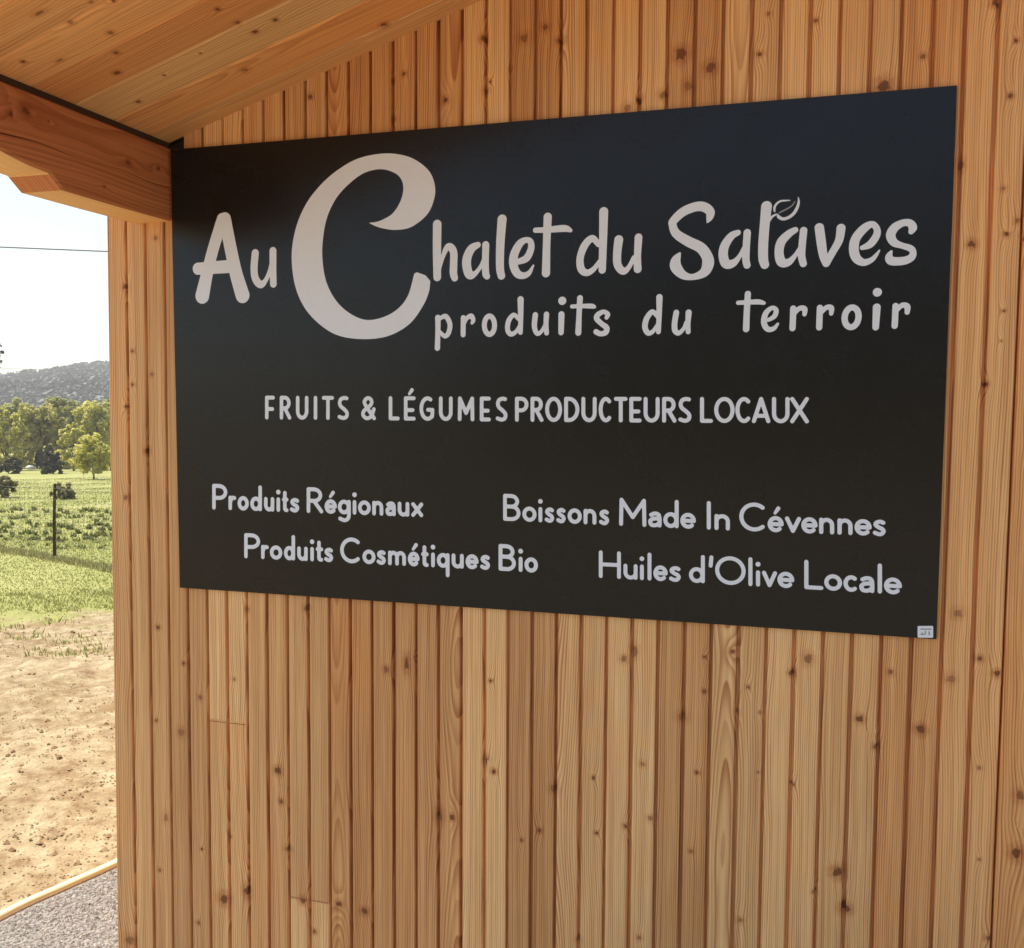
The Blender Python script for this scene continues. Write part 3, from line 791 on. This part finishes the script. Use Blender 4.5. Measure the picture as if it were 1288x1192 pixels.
# ------------------------------------------------------------------ ground
tgd = NT('dirt_and_meadow')
pos = tgd.coord()
gr = tgd.n('ShaderNodeAttribute', attribute_name='grass').outputs['Fac']
n_a = tgd.noise(pos, 1.1, 5, .6); n_b = tgd.noise(pos, 9.0, 6, .65); n_c = tgd.noise(pos, 60.0, 3, .6)
dirt = tgd.mix(tgd.step(n_a, .35, .7), (.295, .228, .13), (.225, .162, .082))
dirt = tgd.mix(tgd.step(n_b, .45, .68), dirt, (.385, .31, .19))
dirt = tgd.mix(tgd.M('MULTIPLY', tgd.step(n_b, .48, .34), .8), dirt, (.17, .10, .048))
dirt = tgd.mix(tgd.M('MULTIPLY', tgd.step(n_c, .5, .75), .4), dirt, (.16, .1, .055))
st_ = tgd.noise(pos, 2.3, 5, .7, .8)
dirt = tgd.mix(tgd.M('MULTIPLY', tgd.step(st_, .50, .66), .75), dirt, (.21, .13, .06))
g_a = tgd.noise(pos, .45, 4, .6); g_b = tgd.noise(pos, 14.0, 4, .7)
grass = tgd.mix(tgd.step(g_a, .35, .68), (.24, .24, .07), (.325, .305, .115))
grass = tgd.mix(tgd.step(g_b, .5, .72), grass, (.13, .15, .042))
edge = tgd.step(tgd.M('ADD', gr, tgd.M('MULTIPLY', tgd.M('SUBTRACT', tgd.noise(pos, 2.2, 6, .7), .5), 1.7)), .32, .74)
hgt = tgd.M('ADD', tgd.M('MULTIPLY', n_b, .7), tgd.M('MULTIPLY', n_c, .3))
tgd.pbr(tgd.mix(edge, dirt, grass), .95, .15, tgd.bump(hgt, .8, .03))

def grass_amt(x, y):
    w = (x-CAM[0])*-0.656 + (y-CAM[1])*0.755
    q = (x-CAM[0])*0.755+(y-CAM[1])*0.656               # across the view
    return max(0., min(1., .5+(w-8.55+.12*q)*.42)) if w > 0 else 0.0
def gz(x, y):
    z = terrain(x, y)
    d = math.hypot(x-CAM[0], y-CAM[1])
    g = grass_amt(x, y)
    k = 1-g
    if d < 40 and x < -.72: z += k*(.034*noise.noise((x*1.7, y*1.7, 3))+.026*noise.noise((x*4, y*4, 8))+.016*noise.noise((x*13, y*13, 1)))*min(1, (-.72-x)*4)
    if g > 0: z += g*.05*noise.noise((x*.4, y*.4, 5))*min(1, d/10)
    return z
def th_list():
    o = []; a = -180.0
    while a < 180:
        o.append(a); a += .16 if 30 <= a < 56 else (3.0 if (a < 27 or a >= 57) else 1.0)
    return o
TH = th_list(); RR = [.4]
while RR[-1] < 1400: RR.append(RR[-1]*(1.016 if 2.5 < RR[-1] < 16 else 1.06))
gv = []; gf = []; ga = []
for r in RR:
    for a in TH:
        t = math.radians(a)
        x, y = CAM[0]-r*math.sin(t), CAM[1]+r*math.cos(t)
        gv.append((x, y, gz(x, y))); ga.append(grass_amt(x, y))
nT = len(TH)
for i in range(len(RR)-1):
    for k in range(nT):
        k2 = (k+1) % nT; gf.append((i*nT+k, (i+1)*nT+k, (i+1)*nT+k2, i*nT+k2)[::-1])
c0 = len(gv); gv.append((CAM[0], CAM[1], GZ)); ga.append(0)
for k in range(nT): gf.append((c0, k, (k+1) % nT)[::-1])
gme = mesh('ground', gv, gf, True)
gme.attributes.new('grass', 'FLOAT', 'POINT').data.foreach_set('value', np.array(ga, dtype=np.float32))
if gme.polygons[5000].normal.z < 0: gme.flip_normals()
tag(link('ground', gme, tgd.m), kind='structure')

# gravel strip between wall and wooden edging; unseen forecourt added to bounce light
KP = [(-1.15, -6.0), (-1.0, -3.6), (-.93, -2.4), (-.845, -1.2), (-.775, -.35), (-.735, .085), (-.685, .28), (-.628, .477), (-.52, .9), (-.40, 1.5), (-.33, 2.2)]
tgv = NT('gravel'); pv = tgv.coord()
vo = tgv.n('ShaderNodeTexVoronoi'); tgv.put(vo.inputs['Vector'], pv); vo.inputs['Scale'].default_value = 75
gcol = tgv.mix(vo.outputs['Color'], (.17, .152, .13), (.28, .257, .226))
tgv.pbr(gcol, .95, .2, tgv.bump(vo.outputs['Distance'], 1.0, .01))
gvv = []; gff = []
kc = catmull([(x, y) for x, y in KP], 8)
for p in kc:
    gvv += [(p[0], p[1], GZ+.006), (XB0-.004 if p[1] > 0 else 6.8, p[1], GZ+.006)]
for i in range(len(kc)-1): gff.append((2*i, 2*i+1, 2*i+3, 2*i+2))
tag(link('gravel_yard', mesh('gravel_yard', gvv, gff), tgv.m), kind='structure')
rp = random.Random(3)
def lump(m, c, r, rg_, flat=.7):
    n = len(m.v); ph = [(0,0,1),(.94,0,.33),(-.47,.82,.33),(-.47,-.82,.33),(.47,.82,-.33),(-.94,0,-.33),(.47,-.82,-.33),(0,0,-1)]
    a = rg_.uniform(0, 6.28); ca, sa = math.cos(a), math.sin(a)
    for x, y, z in ph:
        j = rg_.uniform(.7, 1.25)
        m.v.append((c[0]+r*j*(x*ca-y*sa), c[1]+r*j*(x*sa+y*ca)*rg_.uniform(.7, 1), c[2]+r*j*z*flat))
    m.f += [tuple(n+i for i in q) for q in ((0,1,4),(0,4,2),(0,2,5),(0,5,3),(0,3,6),(0,6,1),(7,4,1),(7,2,4),(7,5,2),(7,3,5),(7,6,3),(7,1,6))]
pb = MB()
for i in range(14000):
    y = rp.uniform(-.9, 1.6); xk = float(np.interp(y, [p[1] for p in KP], [p[0] for p in KP]))
    x = rp.uniform(xk+.02, (XB0-.01) if y > 0 else .0)
    lump(pb, (x, y, GZ+.007), rp.uniform(.0022, .0062)*(1+.8*rp.random()**6), rp)
tpb = NT('pebbles'); gi = tpb.n('ShaderNodeNewGeometry')
tpb.pbr(tpb.mix(gi.outputs['Random Per Island'], (.15, .132, .108), (.39, .36, .315)), .9, .25)
tag(pb.build('gravel', tpb.m), 'loose pale grey gravel between the chalet wall and the wooden edging', 'gravel', kind='stuff')
# clods and crumbs of soil
cl = MB()
for i in range(10000):
    a = math.radians(rp.uniform(28, 54)); r = 2.9*math.exp(rp.uniform(0, 1.15))
    x, y = CAM[0]-r*math.sin(a), CAM[1]+r*math.cos(a)
    xk = float(np.interp(y, [p[1] for p in KP], [p[0] for p in KP]))
    if x > xk-.03 or x > -.36: continue
    if noise.noise((x*1.3, y*1.3, 4)) < -.12 and rp.random() < .8: continue
    lump(cl, (x, y, gz(x, y)+.001), min(.028, rp.uniform(.0025, .007)*(1+2.6*rp.random()**12)), rp, .6)
tcl = NT('soil_clods'); gi = tcl.n('ShaderNodeNewGeometry')
tcl.pbr(tcl.mix(gi.outputs['Random Per Island'], (.19, .125, .062), (.38, .29, .175)), .95, .15)
tag(cl.build('soil_clods', tcl.m), 'crumbs and clods of dry tan soil scattered over the bare yard', 'soil', kind='stuff')

# wooden edging board
we = WM(); ke = catmull([(x, y) for x, y in KP], 6)
al = 0
for i in range(len(ke)-1):
    p, q = Vector(ke[i]), Vector(ke[i+1]); d = (q-p); L = d.length; d.normalize()
    def nn(j):
        e = (Vector(ke[min(j+1, len(ke)-1)])-Vector(ke[max(j-1, 0)])).normalized(); return Vector((e.y, -e.x))
    n0, n1 = nn(i), nn(i+1)
    cs = [(0.0, -.03), (0.0, .020), (-.004, .024), (-.021, .024), (-.025, .020), (-.025, -.03)]
    acr = [0, .056, .06, .082, .086, .142]
    for j in range(5):
        A, B = cs[j], cs[j+1]
        pts = []
        for (c, nrm, base) in ((A, n0, p), (B, n0, p), (B, n1, q), (A, n1, q)):
            v = base+nrm*c[0]; pts.append((v.x, v.y, GZ+c[1]))
        we.face(pts, [(acr[j], al, 0), (acr[j+1], al, 0), (acr[j+1], al+L, 0), (acr[j], al+L, 0)], (.75, .12, .05))
    al += L
tag(we.build('edging_board', M_KERB), 'thin pale wooden edging board on the ground between bare soil and gravel', 'edging')

# ------------------------------------------------------------------ meadow grass, weeds
def leafmat(name, c0, c1, trans=.35, rough=.6):
    t = NT(name); gi = t.n('ShaderNodeNewGeometry')
    col = t.mix(gi.outputs['Random Per Island'], c0, c1)
    p = t.pbr(col, rough, .25)
    tr_ = t.n('ShaderNodeBsdfTranslucent'); t.put(tr_.inputs[0], col)
    mx = t.n('ShaderNodeMixShader'); mx.inputs[0].default_value = trans
    t.t.links.new(p.outputs[0], mx.inputs[1]); t.t.links.new(tr_.outputs[0], mx.inputs[2])
    t.t.links.new(mx.outputs[0], t.out.inputs[0]); return t.m
def blade(m, x, y, z, h, w, rg_, lean=.35):
    a = rg_.uniform(0, 6.28); dx, dy = math.cos(a), math.sin(a); b_ = rg_.uniform(0, 6.28); l = h*lean*rg_.random()
    n = len(m.v)
    m.v += [(x-dx*w, y-dy*w, z-.01), (x+dx*w, y+dy*w, z-.01), (x+dx*w*.6+math.cos(b_)*l*.4, y+dy*w*.6+math.sin(b_)*l*.4, z+h*.6), (x+math.cos(b_)*l, y+math.sin(b_)*l, z+h)]
    m.f.append((n, n+1, n+2, n+3))
gm = MB()
for i in range(120000):
    a = math.radians(rp.uniform(24, 56)); r = 7.3*math.exp(rp.uniform(0, 1.9)**1.0)
    x, y = CAM[0]-r*math.sin(a), CAM[1]+r*math.cos(a); g = grass_amt(x, y)
    if g+.7*noise.noise((x*1.1, y*1.1, 7))+.4*noise.noise((x*4, y*4, 7)) < .5: continue
    h = rp.uniform(.006, .022)*(1+.5*noise.noise((x*.8, y*.8, 2)))*(1.0 if r < 13.8 else 1.6)
    blade(gm, x, y, gz(x, y), max(.008, h), rp.uniform(.006, .013)*(r/12)**.7, rp)
for i in range(170):                                   # stray tufts creeping out over the soil
    a = math.radians(rp.uniform(26, 54)); r = 10.2-3.2*rp.random()**2.2
    x, y = CAM[0]-r*math.sin(a), CAM[1]+r*math.cos(a)
    for k in range(rp.randint(8, 40)):
        u, v = x+rp.gauss(0, .09), y+rp.gauss(0, .05)
        blade(gm, u, v, gz(u, v), rp.uniform(.012, .05), rp.uniform(.003, .008), rp, .8)
tag(gm.build('meadow_grass', leafmat('grass_blades', (.25, .255, .075), (.37, .365, .13), .5)), 'sunlit yellow green grass of the meadow beyond the bare soil', 'grass', kind='stuff')
wd = MB()
for row in range(6):                                    # low dark weeds growing in rough rows behind the wire fence
    for i in range(86):
        px = -70+i*4.6+rp.uniform(-2.2, 2.2); py = 643+row*9.0+rp.uniform(-3.2, 3.2)+px*.02
        if rp.random() < .42: continue
        g, dep = on_ground(px, py)
        for k in range(rp.randint(8, 20)):
            rr_ = rp.uniform(0, .055)*dep/17; t = rp.uniform(0, 6.28)
            blade(wd, g.x+rr_*math.cos(t), g.y+rr_*math.sin(t), g.z, rp.uniform(.04, .10)*dep/17, rp.uniform(.012, .028), rp, .9)
tag(wd.build('low_weeds', leafmat('weed_leaves', (.095, .11, .03), (.21, .215, .062), .4)), 'scattered dark low weeds growing in the meadow behind the wire fence', 'weeds', kind='stuff')

# ------------------------------------------------------------------ wire fence
pA, dA = on_ground(-4, 691); pB, dB = on_ground(68.5, 704); 
dv = (pB-pA); dv.z = 0
posts = [pA-dv, pA, pB, pB+dv, pB+dv*2]
for p in posts: p.z = terrain(p.x, p.y)
fence = empty('wire_fence', pB.copy(), 'wire mesh fence on thin dark rusty posts crossing the meadow', 'fence')
tps = NT('rusty_post'); np_ = tps.noise(tps.coord(), 20, 4)
tps.pbr(tps.mix(np_, (.035, .022, .015), (.09, .05, .03)), .85, .2)
hp = dB*95/F_PX
for i, p in enumerate(posts):
    m = MB(); lx = .03 if i == 2 else .0
    m.tube([p+Vector((0, 0, -.1)), p+Vector((lx*.4, 0, hp*.5)), p+Vector((lx*.9, lx*.5, hp))], [.021, .019, .018], 7)
    m.tube([p+Vector((lx*.9, lx*.5, hp)), p+Vector((lx*.9, lx*.5, hp+.012))], [.02, .012], 7)
    m.build('fence_post', tps.m, fence)
twr = NT('galvanised_wire'); twr.pbr((.12, .11, .09), .7, .3)
m = MB()
for i in range(len(posts)-1):
    a, b_ = posts[i], posts[i+1]; n = int((b_-a).length/.15)
    for k in range(8):
        h = .04+(hp-.08)*(k/7)**1.15
        pts = []
        for s in range(7):
            t = s/6; q = a.lerp(b_, t); q.z = terrain(q.x, q.y)+h-.02*math.sin(math.pi*t); pts.append(q)
        m.tube(pts, .0016 if k not in (0, 7) else .0022, 4)
    for k in range(n):
        q = a.lerp(b_, (k+.5)/n); z = terrain(q.x, q.y)
        m.tube([(q.x, q.y, z+.03), (q.x, q.y, z+hp-.05)], .0013, 4)
m.build('wire_mesh', twr.m, fence)
# taller grass that the mower leaves along the fence foot
fg = MB()
for i in range(len(posts)-1):
    for k in range(1700):
        q = posts[i].lerp(posts[i+1], rp.random()); x, y = q.x+rp.gauss(0, .055), q.y+rp.gauss(0, .055)
        blade(fg, x, y, terrain(x, y)-.02, rp.uniform(.03, .10), rp.uniform(.004, .010), rp, .6)
tag(fg.build('tall_grass', leafmat('tall_grass_blades', (.25, .235, .09), (.37, .33, .14), .5)), 'uncut brownish grass along the foot of the wire fence', 'grass', kind='stuff')

# ------------------------------------------------------------------ trees and shrubs
def foliage(cx, cy, cz, rx, ry, rz, nclump, nleaf, leaf, rg_, low=-.75, hollow=.55):
    m = MB()
    for c in range(nclump):
        while True:
            v = Vector((rg_.gauss(0, 1), rg_.gauss(0, 1), rg_.gauss(0, 1))).normalized()
            if v.z > low: break
        d = rg_.uniform(hollow, 1.0); wd_ = 1.0+.55*max(0, -v.z) if low < -.9 else 1.0
        p = Vector((cx+v.x*rx*d*wd_, cy+v.y*ry*d*wd_, cz+v.z*rz*d))
        cr = rg_.uniform(.13, .30)*min(rx, rz)
        for k in range(int(nleaf*1.15)):
            u = Vector((rg_.gauss(0, 1), rg_.gauss(0, 1), rg_.gauss(0, .8))); u = u.normalized()*cr*rg_.random()**.4
            q = p+u; nrm = (u.normalized()+Vector((rg_.gauss(0, .5), rg_.gauss(0, .5), rg_.gauss(.6, .5)))).normalized()
            a = nrm.orthogonal().normalized(); b_ = nrm.cross(a); t = rg_.uniform(0, 6.28)
            a, b_ = a*math.cos(t)+b_*math.sin(t), b_*math.cos(t)-a*math.sin(t)
            s = leaf*rg_.uniform(.6, 1.3); n = len(m.v)
            m.v += [q-a*s, q-b_*s*.45, q+a*s, q+b_*s*.45]; m.f.append((n, n+1, n+2, n+3))
    return m
tbk = NT('bark'); nb_ = tbk.noise(tbk.coord(), 14, 4)
tbk.pbr(tbk.mix(nb_, (.06, .045, .032), (.14, .11, .085)), .95, .15)
PALE = leafmat('pale_leaves', (.39, .375, .068), (.72, .66, .19), .6)
OLIVE = leafmat('olive_leaves', (.26, .245, .05), (.60, .54, .145), .55)
DARKL = leafmat('dark_leaves', (.034, .032, .014), (.085, .075, .032), .2)
FARL = leafmat('far_leaves', (.32, .32, .09), (.48, .46, .155), .5)
BROWNL = leafmat('brown_leaves', (.16, .15, .052), (.33, .29, .11), .45)
def tree(name, label, cat, px, pbase, ptop, hw, cb, mat, seed, group=None, ncl=60, nlf=70, leaf=.075, trunk=.05, hollow=.5, sparse=False):
    """px base, crown top, half width and crown bottom as read off the photograph, stood on the terrain"""
    rg_ = random.Random(seed); g, dep = on_ground(px, pbase); k = dep/F_PX
    if cat == 'shrub': cb = pbase+.16*(pbase-ptop)
    H = (pbase-ptop)*k; hwm = hw*k; cbm = (pbase-cb)*k
    root = empty(name, g, label, cat, group)
    cz = g.z+(H+cbm)/2; rz = (H-cbm)/2
    m = foliage(g.x, g.y, cz, hwm*.9, hwm*.9, rz*.9, ncl, nlf, leaf*1.45*dep/50, rg_, hollow=hollow, low=-1.1 if cbm < .45 else -.8)
    m.build('crown', mat, root)
    t = MB(); r0 = trunk*max(H, 1)*.55
    pts = [g+Vector((rg_.uniform(-.05, .05)*i, rg_.uniform(-.05, .05)*i, H*.75*i/4-.1)) for i in range(5)]
    t.tube(pts, [r0, r0*.8, r0*.62, r0*.45, r0*.2], 7)
    for b_ in range(7):
        s = pts[1+b_ % 3]; a = rg_.uniform(0, 6.28); l = hwm*rg_.uniform(.5, .85)
        e = s+Vector((math.cos(a)*l, math.sin(a)*l, rz*rg_.uniform(.3, .9)))
        t.tube([s, s.lerp(e, .5)+Vector((0, 0, -.04*l)), e], [r0*.4, r0*.25, r0*.08], 5)
    t.build('trunk', tbk.m, root)
    return root
tree('leafy_tree', 'broad olive green tree with a dark hollow crown, left of the pale trees', 'tree', 52, 589, 497, 30, 584, OLIVE, 1, ncl=95, nlf=80, hollow=.45)
tree('leafy_tree', 'yellow green tree cut by the left edge of the photo', 'tree', 8, 592, 504, 27, 588, PALE, 2, ncl=85, nlf=75)
tree('leafy_tree', 'tall pale tree next to the chalet corner behind the young thin trunked tree', 'tree', 122, 588, 489, 27, 584, PALE, 3, ncl=90, nlf=65, hollow=.35)
tree('leafy_tree', 'bright yellow green tree between the broad olive tree and the young tree', 'tree', 93, 592, 527, 19, 588, PALE, 4, ncl=60, nlf=60)
tree('young_tree', 'young pale tree with a thin bare trunk standing at the meadow edge by the corner', 'tree', 118, 603, 545, 25, 597, PALE, 5, ncl=85, nlf=60, leaf=.06, trunk=.035, hollow=.3)
tree('shrub', 'round almost black evergreen shrub standing in the middle of the meadow edge', 'shrub', 68, 596, 563, 13.5, 594.5, DARKL, 6, ncl=45, nlf=70, leaf=.07, hollow=.3)
tree('shrub', 'dark spreading shrub under the yellow green tree at the left edge', 'shrub', 12, 596, 574, 17, 594, DARKL, 7, ncl=40, nlf=60, leaf=.07, hollow=.3)
tree('shrub', 'narrow dark upright shrub beside the young pale tree', 'shrub', 91, 588, 556, 5.2, 587, DARKL, 8, ncl=25, nlf=50, leaf=.06, hollow=.2)
tree('shrub', 'thin dark upright shrub left of the round black shrub', 'shrub', 47, 589, 566, 3.6, 588, DARKL, 9, ncl=18, nlf=45, leaf=.055, hollow=.2)
tree('shrub', 'brownish low shrub in the grass at the left edge', 'shrub', 6, 626, 588, 17, 622, BROWNL, 10, ncl=40, nlf=60, leaf=.07, hollow=.3)
tree('shrub', 'small olive shrub alone in the grass above the fence post', 'shrub', 80, 628, 606, 15, 626, BROWNL, 11, ncl=36, nlf=50, leaf=.075, hollow=.25)
def far_tree(name, label, px, pbase, ptop, hw, cb, mat, seed, dist_px=None):
    return tree(name, label, 'tree', px, pbase, ptop, hw, cb, mat, seed, 'far trees at the foot of the hill', ncl=95, nlf=60, leaf=.085)
far_tree('far_tree', 'far grey green tree behind the yellow green tree at the left edge', 22, 575, 499, 24, 570, FARL, 21)
far_tree('far_tree', 'far pointed tree rising between the olive tree and the pale trees', 70, 575, 493, 20, 570, FARL, 22)
far_tree('far_tree', 'far tree with rounded crown behind the bright yellow green tree', 97, 575, 501, 22, 570, FARL, 23)
far_tree('far_tree', 'far tree half hidden behind the chalet corner', 146, 575, 490, 24, 570, FARL, 24)
tree('slender_tree', 'thin dark tree whose sparse top pokes into the sky at the left edge', 'tree', -5, 590, 420, 17.5, 474, leafmat('sparse_leaves', (.07, .065, .055), (.13, .12, .10), .2), 31, ncl=34, nlf=22, leaf=.07, trunk=.02, hollow=.2)
# pale boulder and a low wall half hidden behind the shrubs
g, dep = on_ground(38.5, 590.5)
rb = MB(); rgr = random.Random(8)
n_u, n_v = 12, 7
for j in range(n_v+1):
    for i in range(n_u):
        a = 2*math.pi*i/n_u; b_ = math.pi*j/n_v-.5*math.pi
        v = Vector((math.cos(a)*math.cos(b_), math.sin(a)*math.cos(b_), math.sin(b_))); k = 1+.18*noise.noise(v*1.7)
        rb.v.append((g.x+v.x*.30*k, g.y+v.y*.26*k, g.z+.12+v.z*.17*k))
for j in range(n_v):
    for i in range(n_u):
        i2 = (i+1) % n_u; rb.f.append((j*n_u+i, j*n_u+i2, (j+1)*n_u+i2, (j+1)*n_u+i))
tbo = NT('pale_stone'); tbo.pbr(tbo.mix(tbo.noise(tbo.coord(), 9, 4), (.38, .37, .35), (.6, .58, .55)), .85, .2)
tag(rb.build('boulder', tbo.m, smooth=True), 'whitish boulder lying at the meadow edge left of the round black shrub', 'boulder')
UND = [(24, 590, 566, 15, PALE, 'yellow green bush left of the boulder under the broad olive tree'), (58, 588, 560, 16, OLIVE, 'olive bush under the broad olive tree behind the round black shrub'),
       (84, 590, 562, 13, PALE, 'pale bush between the round black shrub and the narrow dark upright shrub'), (104, 589, 558, 15, OLIVE, 'olive bush behind the young thin trunked tree'),
       (139, 592, 556, 17, PALE, 'pale bush partly hidden by the chalet corner'), (40, 586, 558, 15, OLIVE, 'olive bush directly behind the boulder')]
for i, (px, pb_, pt, hw, mt, lb) in enumerate(UND):
    tree('shrub', lb, 'shrub', px, pb_, pt, hw, pb_-1, mt, 60+i, ncl=45, nlf=60, leaf=.07, hollow=.2)

# ------------------------------------------------------------------ hill with scrub
thl = NT('hill_ground'); ph_ = thl.coord()
thl.pbr(thl.mix(thl.step(thl.noise(ph_, .06, 5, .6), .35, .65), (.105, .10, .085), (.175, .162, .14)), .95, .1)
def sky_h(a):                                           # height of the ridge by bearing (degrees left of the wall's normal)
    t = (44.4-a)/5.5
    return .0188+.0172*t-.0006*t*t+.0006*math.sin(a*1.9)+.0004*math.sin(a*5.3) if t > -6 else .004
hv = []; hf = []; bear = [i*.5 for i in range(-10, 181)]
ds = [0, .08, .2, .35, .5, .65, .8, .9, 1.0, 1.15, 1.5]
def hill_pt(a, s):
    h = max(sky_h(a), .006); R0, R1 = 210, 470
    r = R0+(R1-R0)*s
    zt = CAM[2]+h*R1
    z0 = GZ-.045*66-.3
    f = s if s < 1 else 1-(s-1)*.35
    z = z0+(zt-z0)*(f**.85 if f > 0 else 0)
    t = math.radians(a); x, y = CAM[0]-r*math.sin(t), CAM[1]+r*math.cos(t)
    return Vector((x, y, z+2.0*noise.noise((x*.02, y*.02, 0))*min(1, s*3)*(0.3 if s > .9 else 1)))
for a in bear:
    for s in ds: hv.append(hill_pt(a, s))
nd = len(ds)
for i in range(len(bear)-1):
    for j in range(nd-1): hf.append((i*nd+j, (i+1)*nd+j, (i+1)*nd+j+1, i*nd+j+1))
hm = mesh('hill', hv, hf, True)
if sum(p.normal.z for p in hm.polygons) < 0: hm.flip_normals()
tag(link('hill', hm, thl.m), kind='structure')
scb = MB(); rs = random.Random(77)
for i in range(6800):
    a = rs.uniform(18, 56); s = rs.random()**.7*1.02; p = hill_pt(a, s)
    R = rs.uniform(.9, 2.4)
    for k in range(22):
        u = Vector((rs.gauss(0, 1), rs.gauss(0, 1), abs(rs.gauss(0, .8)))); u = u.normalized()*R*rs.random()**.5
        q = p+u*Vector((1, 1, .8)); nrm = Vector((rs.gauss(0, 1), rs.gauss(0, 1), rs.gauss(.5, 1))).normalized()
        A = nrm.orthogonal().normalized(); B = nrm.cross(A); sz = R*rs.uniform(.25, .5); n = len(scb.v)
        scb.v += [q-A*sz, q-B*sz*.6, q+A*sz, q+B*sz*.6]; scb.f.append((n, n+1, n+2, n+3))
tag(scb.build('hill_scrub', leafmat('scrub_leaves', (.07, .072, .058), (.15, .145, .125), .2)), 'grey green scrub covering the distant hill', 'scrub', kind='stuff')

# ------------------------------------------------------------------ overhead wires
tcb = NT('cable_sheath'); tcb.pbr((.30, .26, .225), .8, .2)
def wire(name, label, p1, p2, dep, ext, rad, sag):
    a, b_ = CAM+ray(*p1)*dep, CAM+ray(*p2)*dep; a, b_ = Vector(a), Vector(b_); d = b_-a
    A, B = a-d*ext, b_+d*ext; pts = []
    for i in range(33):
        t = i/32; q = A.lerp(B, t); q.z -= sag*4*t*(1-t)-sag; pts.append(q)
    m = MB(); m.tube(pts, rad, 6)
    tag(m.build(name, tcb.m, smooth=True), label, 'cable', 'overhead cables crossing the sky')
wire('overhead_cable', 'thicker overhead cable crossing the sky just under the beam end', (0, 310.5), (133, 316), 15, 6, .012, .0)
wire('overhead_cable', 'faint thin overhead cable low in the sky just above the hill', (0, 463), (70, 465), 40, 6, .009, .0)

# ------------------------------------------------------------------ air
hz = MB(); hz.box((-700, -80, -14), (120, 700, 95))
th = NT('haze_air'); pv_ = th.n('ShaderNodeVolumePrincipled')
pv_.inputs['Color'].default_value = (.96, .93, .88, 1); pv_.inputs['Density'].default_value = .0009; pv_.inputs['Anisotropy'].default_value = .2
th.t.links.new(pv_.outputs[0], th.out.inputs[1])
tag(hz.build('haze', th.m), 'faint pale haze over the valley', 'haze', kind='stuff')
# unseen dark slope behind the camera, added to darken its reflection in the sign
ths = NT('added_dark_slope'); ps_ = ths.coord()
ths.pbr(ths.mix(ths.step(ths.noise(ps_, .5, 5, .65), .35, .65), (.030, .030, .014), (.075, .068, .030)), .95, .1)
sv = []; sf = []
bs = [150+i for i in range(0, 101)]
for a in bs:
    k = max(0., min(1., (a-152)/16.)); k = k*k*(3-2*k)
    for j in range(9):
        q = j/8; r = 26+34*q; t = math.radians(a); x, y = CAM[0]-r*math.sin(t), CAM[1]+r*math.cos(t)
        sv.append((x, y, GZ-.3+(12.5*k*q**.8+.8*noise.noise((x*.15, y*.15, 1))*k*q*2)))
for i in range(len(bs)-1):
    for j in range(8): sf.append((i*9+j, (i+1)*9+j, (i+1)*9+j+1, i*9+j+1))
sm = mesh('added_slope', sv, sf, True)
if sum(p.normal.z for p in sm.polygons) < 0: sm.flip_normals()
tag(link('added_slope', sm, ths.m), kind='structure')
